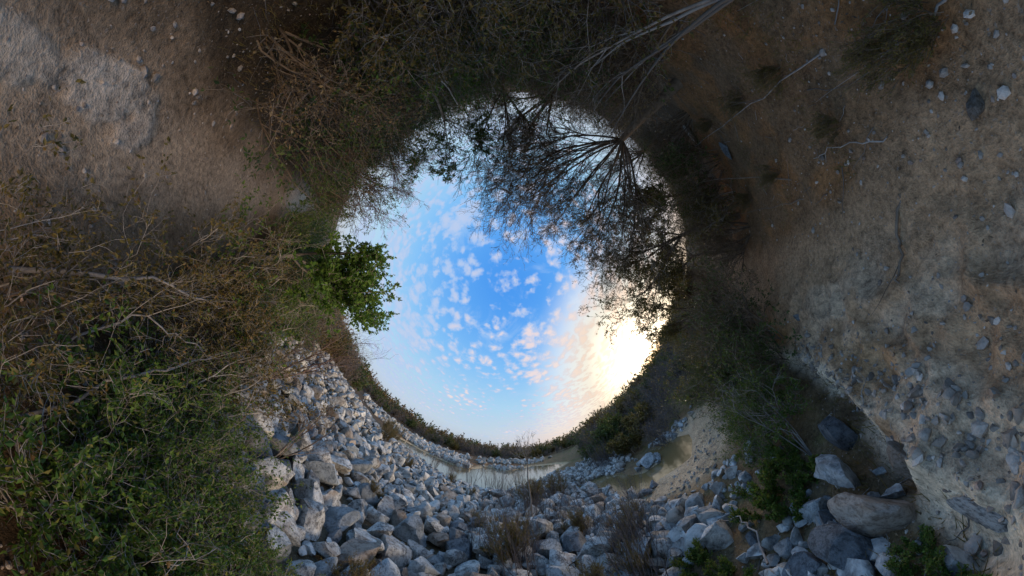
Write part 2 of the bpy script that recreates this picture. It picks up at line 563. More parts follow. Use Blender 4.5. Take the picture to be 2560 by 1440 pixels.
# ------------------------------------------------------------------ ground sheet and water
def build_ground():
    NA = 620
    r = np.concatenate([np.linspace(0.0, 0.7, 12), np.geomspace(0.75, 30, 235), np.geomspace(31, 900, 60)])
    a = np.linspace(0, 2 * np.pi, NA, endpoint=False)
    RR, AA = np.meshgrid(r, a, indexing='ij')
    X, Y = RR * np.sin(AA), RR * np.cos(AA)
    Z = terrain(X, Y)
    V = np.stack([X, Y, Z], -1).reshape(-1, 3)
    nr = len(r)
    i, j = np.meshgrid(np.arange(1, nr - 1), np.arange(NA), indexing='ij')
    j2 = (j + 1) % NA
    F4 = np.stack([i * NA + j, i * NA + j2, (i + 1) * NA + j2, (i + 1) * NA + j], -1).reshape(-1, 4)
    jj = np.arange(NA)
    F3 = np.stack([np.zeros(NA, int), NA + (jj + 1) % NA, NA + jj], -1)
    me = mesh_from('ground', V, F4, F3)
    # soil colours: what the earth is made of in each place, plus painted gap shade under the rubble
    x, y = V[:, 0], V[:, 1]
    s = y - np.interp(x, EDGE_X, EDGE_Y)
    n1, n2 = fbm(x * 0.9, y * 0.9, 4, 61), fbm(x * 2.7, y * 2.7, 4, 71)
    litter = np.array([0.095, 0.064, 0.040])
    C = np.tile(litter, (len(V), 1))

    def blend(mask, c):
        nonlocal C
        mk = np.clip(mask, 0, 1)[:, None]
        C = C * (1 - mk) + np.array(c) * mk
    blend(sstep(n1, 0.02, 0.22), (0.171, 0.088, 0.042))
    rd = line_dist(x, y, ROAD) + 0.4 * n1 + 0.3 * n2
    blend(1 - sstep(rd, 0.55, 0.95), (0.27, 0.185, 0.125))
    blend((1 - sstep(rd, 0.15, 0.5)) * sstep(-x, -0.5, 2), (0.45, 0.330, 0.245))
    # bare bank beyond the road on the sunset side
    bank = sstep(x, 0.7, 1.8) * (1 - sstep(np.hypot(x, y), 6.2, 7.6)) * (1 - sstep(s, -0.1, 0.1))
    blend(bank * 0.75, (0.256, 0.155, 0.091))
    blend(bank * sstep(n2 + n1, -0.10, 0.18) * sstep(-y, 0.6, 1.4) * 0.85, (0.306, 0.148, 0.063))
    dirt = (1 - sstep(line_dist(x, y, [(1.0, -0.2), (4.5, -0.1), (9, -0.6)]) + 0.5 * n2, 0.5, 1.0)) * sstep(x, 0.5, 1.5)
    blend(dirt, (0.420, 0.269, 0.174))
    stone = sstep(x, 0.8, 1.6) * (1 - sstep(x, 2.9, 4.3)) * sstep(y, -0.75, -0.1) * (1 - sstep(s, 0.15, 0.3)) * sstep(n2 + 0.6 * n1, -0.08, 0.10)
    blend(stone * 0.6, (0.634, 0.490, 0.389))
    rim = np.exp(-((s - 0.07) / 0.11) ** 2) * sstep(x, 0.9, 1.3) * (1 - sstep(x, 6, 7)) * sstep(n2, -0.12, 0.02)
    blend(rim, (0.660, 0.576, 0.492))
    orange = sstep(x, 1.8, 2.6) * (1 - sstep(x, 5.2, 6.4)) * np.exp(-((s + 0.22) / 0.22) ** 2) * sstep(n1, -0.1, 0.1)
    blend(orange * 0.8, (0.348, 0.182, 0.071))
    # pale limestone patches worn out of the road
    blend(crust(x, y, -1.78, -1.06, 0.34, 0.15, 0.52, 91), (0.56, 0.455, 0.385))
    blend(crust(x, y, -1.35, -0.82, 0.36, 0.09, 0.5, 95), (0.50, 0.40, 0.33))
    blend(crust(x, y, -2.05, -1.02, 0.20, 0.10, 0.9, 97), (0.54, 0.43, 0.36))
    blend(crust(x, y, -9.0, -3.7, 1.6, 0.5, 0.4, 99), (0.48, 0.37, 0.28))
    # lower ground and stream bed
    sa, sb = poly_sd(x, y, POOL_A), poly_sd(x, y, POOL_B)
    low = sstep(s, 0.15, 0.5) * sstep(x, 0.9, 1.8)
    blend(low, (0.178, 0.128, 0.078))
    blend(low * sstep(n1 + n2, 0.05, 0.25) * 0.8, (0.109, 0.106, 0.039))
    mud = (1 - sstep(sb + 0.5 * n1, 0.9, 1.6)) * (1 - sstep(y, 5.6, 7.0)) * sstep(x, 2.2, 2.9)
    blend(mud, (0.480, 0.376, 0.280))
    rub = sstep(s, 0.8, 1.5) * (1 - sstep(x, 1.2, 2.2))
    blend(rub * (1 - sstep(np.hypot(x, y), 16, 22)), (0.085, 0.070, 0.050))  # earth under the rubble, painted darker for the shade in gaps between rocks
    blend(1 - sstep(sa, 0.1, 0.9), (0.465, 0.369, 0.260))
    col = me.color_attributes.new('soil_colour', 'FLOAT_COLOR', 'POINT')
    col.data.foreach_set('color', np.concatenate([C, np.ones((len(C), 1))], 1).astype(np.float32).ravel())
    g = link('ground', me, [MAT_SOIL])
    tag(g, 'bare reddish earth, dirt road and stream banks', 'ground', kind='structure')
    for nm, poly in (('stream_water', POOL_A), ('stream_water', POOL_B)):
        P = np.array(poly)
        cx, cy = P.mean(0)
        lo, hi = P.min(0) - 0.6, P.max(0) + 0.6
        bm = bmesh.new()
        vs_ = [bm.verts.new((q[0], q[1], WATER_Z)) for q in [(lo[0], lo[1]), (hi[0], lo[1]), (hi[0], hi[1]), (lo[0], hi[1])]]
        bm.faces.new(vs_)
        bmesh.ops.subdivide_edges(bm, edges=bm.edges[:], cuts=12, use_grid_fill=True)
        w = bpy.data.meshes.new(nm)
        bm.to_mesh(w)
        bm.free()
        o = link(nm, w, [MAT_WATER])
        tag(o, 'still murky brown stream water mirroring the evening sky', 'water', kind='structure')


build_ground()


# ------------------------------------------------------------------ rocks
def rock_coords(seed, sub, flat=0.66, cuts=12, rough=0.075):
    rg = np.random.default_rng(seed)
    bm = bmesh.new()
    bmesh.ops.create_icosphere(bm, subdivisions=sub, radius=1.0)
    V = np.array([v.co[:] for v in bm.verts])
    F = np.array([[v.index for v in f.verts] for f in bm.faces])
    bm.free()
    for _ in range(cuts):
        n = rg.normal(size=3)
        n /= np.linalg.norm(n)
        dd = rg.uniform(0.34, 0.80)
        ov = V @ n - dd
        V = V - np.clip(ov, 0, None)[:, None] * n * 0.96
    sc = np.array([1.0, rg.uniform(0.62, 0.92), rg.uniform(flat * 0.8, flat * 1.25)])
    V = V * sc
    ph = rg.uniform(0, 40, 3)
    N = V / np.linalg.norm(V, axis=1, keepdims=True)
    dsp = fbm(V[:, 0] * 2.0 + ph[0] + V[:, 2] * 1.3, V[:, 1] * 2.0 + ph[1] - V[:, 2] * 1.7, 4, seed) * 2 * rough
    dsp += fbm(V[:, 0] * 6 + ph[1] + V[:, 2] * 4, V[:, 1] * 6 + ph[2] - V[:, 2] * 5, 2, seed + 9) * rough * 0.7
    V = V + N * dsp[:, None]
    V = V - (V.max(0) + V.min(0)) / 2
    V = V / np.abs(V[:, :2]).max()
    return V, F


def rock_mesh(seed, sub=3, **kw):
    V, F = rock_coords(seed, sub, **kw)
    me = mesh_from('rock', V, None, F)
    me.set_sharp_from_angle(angle=math.radians(38))
    return me


ROCK_PROTO = [rock_mesh(100 + k, 3) for k in range(16)]
for q in ROCK_PROTO:
    q.materials.append(MAT_ROCK)
LOW_PROTO = [rock_coords(300 + k, 2) for k in range(10)]


def rub_mask(x, y):
    """True where broken limestone covers the ground"""
    d = math.hypot(x, y)
    az = math.degrees(math.atan2(x, y))
    n = float(fbm(np.array([x * 0.6]), np.array([y * 0.6]), 2, 123)[0])
    left = -1.35 + max(0, (y - 1.2)) * -0.2
    if y < 1.15 + 0.25 * n:
        if x > -3.0 or az < -84:
            return False
        if y < 0.16 * -x + 0.25 + 0.5 * n:
            return False
    if x < -9 - n * 3 and y < 3:
        return False
    if d > 15.5:
        return False
    if az > 33 + 10 * n or (az > 24 and d < 3.0):
        return False
    return True


def scatter_rubble():
    rg = np.random.default_rng(5)
    rocks = []
    cell = {}

    def free(x, y, r):
        ci, cj = int(x // 1.0), int(y // 1.0)
        for a in (-1, 0, 1):
            for b in (-1, 0, 1):
                for (qx, qy, qr) in cell.get((ci + a, cj + b), ()):
                    if (x - qx) ** 2 + (y - qy) ** 2 < (0.74 * (r + qr)) ** 2:
                        return False
        return True

    pa, pb = POOL_A, POOL_B
    N = 30000
    ang = np.radians(rg.uniform(-88, 40, N))
    dist = np.sqrt(rg.uniform(1.4 ** 2, 15.5 ** 2, N))
    near = rg.random(N) < 0.45
    dist[near] = rg.uniform(1.4, 8.0, near.sum())
    X, Y = np.sin(ang) * dist, np.cos(ang) * dist
    SA = np.minimum(poly_sd(X, Y, pa), poly_sd(X, Y, pb))
    T = terrain(X, Y)
    for k in range(N):
        x, y = X[k], Y[k]
        if SA[k] < 0.12 or not rub_mask(x, y):
            continue
        stage = k / N
        if stage < 0.08:
            r = rg.uniform(0.17, 0.29)
        elif stage < 0.3:
            r = rg.uniform(0.11, 0.19)
        else:
            r = rg.uniform(0.045, 0.12)
        if dist[k] < 3.0:
            r *= 0.8
        if dist[k] > 9.5 and x > -7:
            r = min(r, 0.22)
        if not free(x, y, r):
            continue
        cell.setdefault((int(x // 1.0), int(y // 1.0)), []).append((x, y, r))
        rocks.append((x, y, T[k], r))
    return rocks


def rot_matrix(rg, tilt=0.6):
    e = Vector((rg.normal(0, tilt), rg.normal(0, tilt), rg.uniform(0, 6.28)))
    return Matrix.Rotation(e.z, 4, 'Z') @ Matrix.Rotation(e.x, 4, 'X') @ Matrix.Rotation(e.y, 4, 'Y')


def nearest(x, y, marks):
    return min(marks, key=lambda m: (x - m[0]) ** 2 + (y - m[1]) ** 2)[2]


def rubble_place(x, y):
    if float(poly_sd(np.array([x]), np.array([y]), POOL_A)[0]) < 1.4:
        return 'at the stream water edge'
    if float(poly_sd(np.array([x]), np.array([y]), POOL_B)[0]) < 1.2:
        return 'on the shore of the shallow pool'
    return nearest(x, y, [(0.5, 5.9, 'beside the slim bare sapling'), (-4.6, 1.6, 'under the arching reddish bush'), (-1.6, 1.3, 'at the edge of the low green bushes'),
                          (0.7, 4.4, 'near the big white weathered boulder'), (-0.5, 8.3, 'near the large flat topped boulder'), (1.4, 2.8, 'below the dark rocks under the road ledge'),
                          (-2.8, 5.2, 'in the open middle of the rubble slope'), (-7.5, 4.5, 'high on the rubble bank'), (-0.5, 3.6, 'near the boulder standing on end'),
                          (-2.2, 2.6, 'round the propped narrow boulder'), (-5.5, 9, 'low on the rubble slope toward the stream')])


def build_rubble():
    rg = np.random.default_rng(8)
    rocks = scatter_rubble()
    rocks.sort(key=lambda q: -q[3] / math.hypot(q[0], q[1]))
    tones = [(MAT_ROCK, 'pale grey'), (MAT_ROCK_TAN, 'tan stained'), (MAT_ROCK_DARK, 'dark grey'), (MAT_ROCK_BLUE, 'blue-grey')]
    for k, (x, y, z, r) in enumerate(rocks[:300]):
        mt, tone = tones[rg.choice(4, p=[0.60, 0.13, 0.09, 0.18])]
        pi = int(rg.integers(len(ROCK_PROTO)))
        o = link('boulder', ROCK_PROTO[pi])
        o.material_slots[0].link = 'OBJECT'
        o.material_slots[0].material = mt
        o.matrix_world = Matrix.Translation((x, y, z + r * rg.uniform(0.22, 0.5))) @ rot_matrix(rg) @ Matrix.Scale(r * 1.12, 4)
        size = 'large' if r > 0.19 else ('small' if r < 0.12 else 'middling')
        tag(o, '%s %s limestone boulder %s' % (size, tone, rubble_place(x, y)), 'boulder', 'boulders of the rubble slope')
    VV, FF, off = [], [], 0
    for (x, y, z, r) in rocks[300:]:
        V, F = LOW_PROTO[rg.integers(len(LOW_PROTO))]
        mt = np.array(rot_matrix(rg).to_3x3()) * r * 1.08
        VV.append(V @ mt.T + np.array([x, y, z + r * rg.uniform(0.2, 0.5)]))
        FF.append(F + off)
        off += len(V)
    # far bank of the stream and stones round the pools
    def strip(n, fn, r0, r1, sink=(0.1, 0.6)):
        nonlocal off
        Q = np.array([fn() for _ in range(n)])
        SD = np.minimum(poly_sd(Q[:, 0], Q[:, 1], POOL_A), poly_sd(Q[:, 0], Q[:, 1], POOL_B))
        TZ = terrain(Q[:, 0], Q[:, 1])
        for (x, y), sd, tz in zip(Q, SD, TZ):
            if sd < 0.0:
                continue
            r = r0 + (r1 - r0) * rg.random() ** 1.6
            V, F = LOW_PROTO[rg.integers(len(LOW_PROTO))]
            mt = np.array(rot_matrix(rg).to_3x3()) * r
            VV.append(V @ mt.T + np.array([x, y, tz + r * rg.uniform(*sink)]))
            FF.append(F + off)
            off += len(V)

    def along(pts, wid):
        P = np.array(pts)
        def f():
            k = rg.integers(len(P) - 1)
            t = rg.random()
            q = P[k] * (1 - t) + P[k + 1] * t
            return q[0] + rg.normal(0, wid), q[1] + rg.normal(0, wid)
        return f
    strip(520, along([(-19, 16), (-15, 19.0), (-11, 21.0), (-8, 21), (-5.6, 20)], 0.75), 0.16, 0.42)
    strip(60, along([(-5.8, 19.6), (-5.0, 19.3)], 0.35), 0.3, 0.55)
    strip(130, along([(-2.6, 24.5), (-0.4, 22.3), (1.4, 24.6)], 0.6), 0.16, 0.42)
    strip(60, along([(-4, 30), (3, 30)], 0.8), 0.3, 0.5)
    strip(170, along([(3.0, 11.6), (4.4, 12.4), (5.0, 10.4), (5.6, 8.4)], 0.5), 0.10, 0.28)
    strip(60, along([(6.9, 7.4), (7.3, 5.6)], 0.35), 0.08, 0.2)
    strip(120, along([(2.4, 6.6), (2.2, 4.8), (2.3, 3.4), (2.1, 2.6)], 0.3), 0.07, 0.2)
    strip(50, along([(2.2, 2.6), (3.0, 2.2), (3.4, 2.9)], 0.3), 0.05, 0.12)
    strip(110, along([(1.9, 1.2), (1.5, 1.5), (1.3, 1.9)], 0.22), 0.03, 0.085)
    strip(420, along([(-24, 20), (-18, 23.5), (-12, 26), (-8, 27)], 2.2), 0.2, 0.5)
    strip(160, along([(-4, 33), (4, 32)], 1.6), 0.25, 0.6)
    me = mesh_from('rubble', np.concatenate(VV), None, np.concatenate(FF))
    me.set_sharp_from_angle(angle=math.radians(38))
    o = link('rubble', me, [MAT_ROCK])
    VV, FF, off = [], [], 0
    strip(330, along([(1.05, 0.22), (1.5, 0.30), (2.1, 0.40), (2.8, 0.46), (3.6, 0.60)], 0.10), 0.008, 0.040, (-0.45, 0.2))
    strip(150, along([(1.1, 0.05), (1.9, 0.12), (2.6, 0.2)], 0.2), 0.005, 0.020, (-0.4, 0.2))
    strip(200, along([(2.6, 3.2), (3.4, 3.6), (4.2, 3.7), (5.2, 3.6)], 0.35), 0.010, 0.05, (-0.3, 0.3))
    lm = mesh_from('ledge_stones', np.concatenate(VV), None, np.concatenate(FF))
    lm.set_sharp_from_angle(angle=math.radians(38))
    tag(link('ledge_stones', lm, [MAT_LEDGE]), 'brown-grey stone fragments breaking out of the dirt ledge and mud flat', 'stones', kind='stuff')
    tag(o, 'loose pale grey limestone rubble filling the slope and stream banks', 'rubble', kind='stuff')


build_rubble()


def single_rock(name, seed, loc, size, rz, tilt, mat, label, cat='rock', group=None, cuts=12, flat=0.66, rough=0.08):
    me = rock_mesh(seed, 4, cuts=cuts, flat=flat, rough=rough)
    me.materials.append(mat)
    o = link(name, me)
    x, y, dz = loc
    o.matrix_world = (Matrix.Translation((x, y, th(x, y) + dz)) @ Matrix.Rotation(rz, 4, 'Z') @ Matrix.Rotation(tilt[0], 4, 'X')
                      @ Matrix.Rotation(tilt[1], 4, 'Y') @ Matrix.Diagonal((*size, 1)))
    return tag(o, label, cat, group)


def build_special_rocks():
    S = single_rock
    S('boulder', 801, (2.12, 1.02, 0.14), (0.22, 0.18, 0.28), 0.7, (0.2, 0.1), MAT_ROCK_BLUE, 'blue-grey layered boulder standing below the dirt ledge beside a tan slab', rough=0.14)
    S('slab_rock', 802, (1.80, 0.94, 0.12), (0.25, 0.13, 0.17), 0.75, (0.25, 0.1), MAT_ROCK_TAN, 'tan smooth slab leaning on dark rocks below the dirt ledge')
    S('slab_rock', 803, (1.68, 1.12, 0.06), (0.21, 0.15, 0.15), 0.9, (0.35, -0.1), MAT_ROCK_DARK, 'dark flat slab lying beside the tan slab below the ledge')
    S('boulder', 804, (2.50, 0.92, 0.12), (0.16, 0.15, 0.20), 0.2, (0.0, 0.2), MAT_ROCK_DARK, 'dark rounded boulder shaded by the bush below the ledge')
    S('boulder', 805, (1.78, 0.60, -0.02), (0.15, 0.07, 0.14), 0.45, (0.1, 0.15), MAT_ROCK_TAN, 'smooth grey-tan boulder jutting from the rim of the dirt ledge')
    S('boulder', 806, (1.40, 0.47, -0.04), (0.17, 0.055, 0.10), 0.45, (0.1, 0.0), MAT_ROCK, 'long pale rock forming the rim of the ledge beside the road')
    S('boulder', 807, (2.06, 1.32, 0.06), (0.13, 0.11, 0.16), 1.4, (0.3, 0.2), MAT_ROCK_BLUE, 'jagged blue-grey rock with grass at its foot under the tan slab')
    S('boulder', 808, (1.90, 1.22, 0.05), (0.11, 0.09, 0.16), 0.3, (-0.2, 0.3), MAT_ROCK_DARK, 'dark jagged rock wedged between the slab and grass clump')
    S('boulder', 809, (1.66, 1.40, 0.05), (0.13, 0.12, 0.15), 2.2, (0.2, -0.3), MAT_ROCK_DARK, 'broad dark rock with a pale streak below the ledge')
    S('boulder', 820, (1.44, 1.18, 0.05), (0.15, 0.11, 0.15), 1.2, (0.3, 0.2), MAT_ROCK_DARK, 'dark blocky rock between the tan slab and the low green plants')
    S('boulder', 821, (1.86, 1.58, 0.03), (0.12, 0.10, 0.12), 0.6, (0.2, 0.3), MAT_ROCK_BLUE, 'weathered grey rock between the dark rocks and the mud flat')
    S('boulder', 822, (1.50, 1.66, 0.04), (0.14, 0.11, 0.13), 2.6, (0.1, -0.3), MAT_ROCK_DARK, 'dark pitted rock beside the bare fallen branch')
    S('boulder', 810, (2.22, 2.06, 0.03), (0.11, 0.08, 0.10), 0.8, (0.1, 0.2), MAT_ROCK_BLUE, 'pale blue-grey stone at the edge of the sandy mud flat')
    S('boulder', 811, (2.02, 1.92, 0.03), (0.09, 0.07, 0.08), 0.2, (0.3, 0.0), MAT_ROCK_DARK, 'small dark stone next to a pale stone by the mud flat')
    S('boulder', 812, (6.0, 1.02, 0.0), (0.26, 0.14, 0.24), 0.3, (0.0, 0.3), MAT_ROCK, 'pale rock on the road rim above the green bush')
    S('boulder', 813, (5.05, 0.93, -0.05), (0.26, 0.11, 0.18), -0.1, (0.1, 0.0), MAT_ROCK, 'low grey rock ledge on the road rim')
    S('boulder', 814, (3.25, 0.62, -0.04), (0.26, 0.07, 0.13), 0.05, (0.0, 0.0), MAT_ROCK_TAN, 'thin tan rock rib along the road rim')
    S('boulder', 823, (2.62, 0.56, -0.05), (0.22, 0.07, 0.12), 0.1, (0.0, 0.1), MAT_ROCK_BLUE, 'blue-grey rock rib on the rim between the tan rib and the jutting boulder')
    S('boulder', 816, (4.7, -3.2, 0.04), (0.26, 0.15, 0.12), 0.9, (0.1, 0.1), MAT_ROCK_DARK, 'grey stone half sunk in the orange earth bank')
    S('boulder', 817, (5.6, -5.0, 0.05), (0.40, 0.22, 0.20), 0.4, (0.1, 0.1), MAT_ROCK_TAN, 'brown grey stone at the foot of the thicket trees')
    S('stone', 818, (1.53, -0.80, 0.015), (0.055, 0.04, 0.035), 0.8, (0.2, 0.1), MAT_ROCK_TAN, 'angular reddish-tan stone lying on the leaf littered bank', 'stone')
    S('stone', 815, (3.9, 0.22, -0.01), (0.20, 0.06, 0.07), 0.2, (0.0, 0.1), MAT_ROCK_BLUE, 'grey rock hump sticking out of the dirt road', 'stone')
    S('stone', 819, (7.9, -2.2, 0.03), (0.10, 0.06, 0.08), 0.3, (0.1, 0.1), MAT_ROCK, 'small white stone at the foot of a leaning stem', 'stone')
    # stones in and round the right-hand pool
    isl = 'stone of the small rock pile at the water edge of the pool'
    for k, (x, y, r) in enumerate([(5.05, 6.25, 0.34), (5.45, 6.15, 0.14), (5.35, 5.95, 0.13), (5.15, 5.80, 0.12), (4.95, 5.72, 0.13), (4.70, 6.0, 0.12),
                                   (5.1, 6.75, 0.20), (5.35, 6.55, 0.15), (4.75, 6.65, 0.13)]):
        S('stone', 830 + k, (x, y, 0.10 if k else 0.16), (r, r * 0.85, r * 1.05), k * 1.3, (0.2 * (k % 3 - 1), 0.15), MAT_ROCK_BLUE,
          isl if k else 'largest cracked grey boulder of the rock pile in the pool', 'stone', 'stones of the pool rock pile' if k else None)
    S('stone', 845, (3.62, 4.86, 0.08), (0.15, 0.13, 0.14), 0.3, (0.1, 0.1), MAT_ROCK_DARK, 'round dark stone standing in the shallow pool', 'stone', 'pair of round stones in the shallow water')
    S('stone', 846, (3.32, 4.80, 0.08), (0.15, 0.14, 0.14), 1.9, (0.1, 0.1), MAT_ROCK_DARK, 'round dark stone standing in the shallow pool', 'stone', 'pair of round stones in the shallow water')
    S('boulder', 847, (2.86, 7.1, 0.16), (0.36, 0.26, 0.32), 0.4, (0.1, 0.2), MAT_ROCK, 'large white boulder on the near shore of the pool')
    S('boulder', 848, (3.15, 6.55, 0.12), (0.26, 0.22, 0.26), 1.4, (0.2, 0.0), MAT_ROCK, 'squat white boulder next to the large one on the pool shore')
    S('boulder', 849, (0.66, 4.85, 0.26), (0.34, 0.27, 0.34), 0.2, (0.2, 0.3), MAT_ROCK, 'big white weathered boulder beside the slim bare sapling', rough=0.1)
    S('boulder', 850, (-0.55, 8.3, 0.32), (0.50, 0.34, 0.38), 0.1, (0.05, 0.1), MAT_ROCK, 'large flat topped boulder above the water edge of the rubble slope')
    S('boulder', 851, (-0.5, 4.25, 0.20), (0.24, 0.24, 0.36), 0.5, (0.2, -0.3), MAT_ROCK, 'tall pale boulder standing on end beside an olive bush in the rubble')
    S('boulder', 852, (-1.95, 1.78, 0.10), (0.25, 0.19, 0.20), 0.8, (0.4, 0.1), MAT_ROCK, 'broad pale grey slab tilted between the green bush and the rubble')
    S('boulder', 853, (-2.30, 2.30, 0.12), (0.17, 0.10, 0.22), 1.2, (0.5, 0.2), MAT_ROCK, 'long narrow pale boulder propped in the rubble by the bush')
    S('boulder', 854, (-1.75, 2.85, 0.14), (0.25, 0.16, 0.22), 0.3, (-0.3, 0.2), MAT_ROCK, 'wedge shaped pale boulder with a dark hollow beneath it')


build_special_rocks()


# ------------------------------------------------------------------ plant generator
def perp(d, rg):
    a = rg.normal(size=3)
    a -= a @ d * d
    n = np.linalg.norm(a)
    return a / n if n > 1e-6 else np.array([1.0, 0, 0])


class Plant:
    def __init__(self, seed):
        self.rg = np.random.default_rng(seed)
        self.lines = []         # (points, r0, r1, level)
        self.leafp = []         # (pos, dir)

    def branch(self, p, d, L, r, lev, cfg, spread=None):
        rg = self.rg
        lv = cfg['levels']
        nseg = cfg['seg'][lev]
        pts = [np.array(p, float)]
        d = np.array(d, float)
        d /= np.linalg.norm(d)
        dirs = [d]
        for k in range(nseg):
            d = d + rg.normal(0, cfg['wander'][lev], 3) + np.array([0, 0, cfg['up'][lev]])
            d /= np.linalg.norm(d)
            pts.append(pts[-1] + d * L / nseg)
            dirs.append(d)
        r1 = r * cfg.get('taper', 0.45)
        if lev == lv - 1:
            r1 = r * 0.5
        self.lines.append((np.array(pts), r, r1, lev))
        if lev >= cfg.get('leaf_from', 99):
            for _ in range(cfg['leaves'][lev]):
                t = rg.uniform(0.15, 1.0) * nseg
                k = min(int(t), nseg - 1)
                q = pts[k] + (pts[k + 1] - pts[k]) * (t - k)
                self.leafp.append((q, dirs[k + 1]))
        if lev + 1 < lv:
            n = rg.integers(cfg['kids'][lev][0], cfg['kids'][lev][1] + 1)
            for i in range(n):
                t = rg.uniform(cfg['from'][lev], 1.0) * nseg
                if i == 0 and cfg.get('tip', True):
                    t = nseg - 0.01
                k = min(int(t), nseg - 1)
                f = t - k
                q = pts[k] + (pts[k + 1] - pts[k]) * f
                a = cfg['angle'][lev] * rg.uniform(0.55, 1.3)
                dd = dirs[k + 1] * math.cos(a) + perp(dirs[k + 1], rg) * math.sin(a)
                rr = (r + (r1 - r) * t / nseg) * cfg['rr'][lev]
                self.branch(q, dd, L * cfg['lr'][lev] * rg.uniform(0.65, 1.2), max(rr, cfg['rmin']), lev + 1, cfg)


def tubes(lines, sides=(6, 5, 3, 3, 3, 3)):
    V, F, off = [], [], 0
    groups = {}
    for ln in lines:
        groups.setdefault((len(ln[0]), sides[min(ln[3], len(sides) - 1)]), []).append(ln)
    for (n, k), gl in groups.items():
        P = np.array([g[0] for g in gl])
        B = len(gl)
        r0 = np.array([g[1] for g in gl])
        r1 = np.array([g[2] for g in gl])
        T = np.empty_like(P)
        T[:, 1:-1] = P[:, 2:] - P[:, :-2]
        T[:, 0] = P[:, 1] - P[:, 0]
        T[:, -1] = P[:, -1] - P[:, -2]
        T /= np.linalg.norm(T, axis=2, keepdims=True) + 1e-9
        ref = np.where(np.abs(T[:, :1, 2:3]) > 0.8, np.array([1.0, 0, 0]), np.array([0, 0, 1.0]))
        U = np.cross(T, np.broadcast_to(ref, T.shape))
        U /= np.linalg.norm(U, axis=2, keepdims=True) + 1e-9
        W = np.cross(T, U)
        R = r0[:, None] + (r1 - r0)[:, None] * np.linspace(0, 1, n)[None]
        a = np.arange(k) * 2 * np.pi / k
        ring = P[:, :, None] + R[:, :, None, None] * (np.cos(a)[None, None, :, None] * U[:, :, None] + np.sin(a)[None, None, :, None] * W[:, :, None])
        V.append(ring.reshape(-1, 3))
        b, i, j = np.meshgrid(np.arange(B), np.arange(n - 1), np.arange(k), indexing='ij')
        base = off + b * n * k
        j2 = (j + 1) % k
        F.append(np.stack([base + i * k + j, base + i * k + j2, base + (i + 1) * k + j2, base + (i + 1) * k + j], -1).reshape(-1, 4))
        off += B * n * k
    return np.concatenate(V), np.concatenate(F)


def leaf_geo(leafp, rg, ln, wd, droop=0.0, spread=0.8):
    if not leafp:
        return np.zeros((0, 3)), np.zeros((0, 4), int)
    P = np.array([q[0] for q in leafp])
    D = np.array([q[1] for q in leafp])
    n = len(P)
    D = D + rg.normal(0, spread, (n, 3)) + np.array([0, 0, -droop])
    D /= np.linalg.norm(D, axis=1, keepdims=True)
    A = rg.normal(size=(n, 3))
    S = np.cross(D, A)
    S /= np.linalg.norm(S, axis=1, keepdims=True)
    Nn = np.cross(S, D)
    s = rg.uniform(0.55, 1.25, (n, 1))
    l, w = ln * s, wd * s
    v0 = P
    v1 = P + D * l * 0.45 + S * w * 0.5 + Nn * w * 0.18
    v2 = P + D * l - Nn * l * 0.08
    v3 = P + D * l * 0.45 - S * w * 0.5 + Nn * w * 0.18
    V = np.stack([v0, v1, v2, v3], 1).reshape(-1, 3)
    F = np.arange(4 * n).reshape(n, 4)
    return V, F


def shrub(seed, cfg, nstem, height, rad, lean, leaf=None, base_r=0.12):
    """returns (wood verts, wood quads, leaf verts, leaf quads)"""
    p = Plant(seed)
    rg = p.rg
    for k in range(nstem):
        a = rg.uniform(0, 2 * np.pi)
        le = abs(rg.normal(0, lean)) + 0.05
        d = np.array([math.cos(a) * le, math.sin(a) * le, 1.0])
        b = np.array([math.cos(a), math.sin(a), 0]) * rg.uniform(0, base_r) + np.array([0, 0, -0.06])
        p.branch(b, d, height * rg.uniform(0.55, 1.05), rad * rg.uniform(0.6, 1.1), 0, cfg)
    V, F = tubes(p.lines, cfg.get('sides', (5, 4, 3, 3, 3)))
    if leaf:
        LV, LF = leaf_geo(p.leafp, rg, *leaf)
    else:
        LV, LF = np.zeros((0, 3)), np.zeros((0, 4), int)
    return V, F, LV, LF


CFG_BARE = dict(levels=4, seg=[6, 4, 3, 2], wander=[0.13, 0.2, 0.24, 0.25], up=[0.02, 0.05, 0.03, 0.0], kids=[(6, 9), (4, 6), (3, 5)], **{'from': [0.22, 0.2, 0.2]},
                angle=[0.65, 0.75, 0.8], rr=[0.6, 0.6, 0.6], lr=[0.5, 0.5, 0.5], rmin=0.0024, leaf_from=2, leaves=[0, 0, 1, 2])
CFG_LEAFY = dict(CFG_BARE, kids=[(6, 9), (4, 5), (3, 4)], leaves=[0, 0, 3, 4], leaf_from=2)
CFG_DENSE = dict(CFG_BARE, kids=[(8, 10), (5, 6), (3, 4)], leaves=[0, 2, 4, 5], leaf_from=1, lr=[0.42, 0.5, 0.5])
CFG_BROOM = dict(CFG_BARE, levels=3, seg=[5, 4, 3], kids=[(8, 11), (5, 7)], angle=[0.35, 0.4], up=[0.03, 0.10, 0.10], lr=[0.5, 0.5], wander=[0.08, 0.1, 0.12], rr=[0.6, 0.6], leaves=[0, 3, 5], leaf_from=1, **{'from': [0.1, 0.1]})

PROTO = {}


def make_proto(kind, name, parts, loc=(0, 0, -500)):
    PROTO.setdefault(kind, []).append((name, parts))


def shrub_parts(seed, cfg, nstem, height, rad, lean, leaf, bark, lmat, base_r=0.12, stem_name='stems'):
    V, F, LV, LF = shrub(seed, cfg, nstem, height, rad, lean, leaf, base_r)
    parts = [(stem_name, mesh_from(stem_name, V, F), bark)]
    if len(LV):
        parts.append(('foliage', mesh_from('foliage', LV, LF, smooth=False), lmat))
    return parts


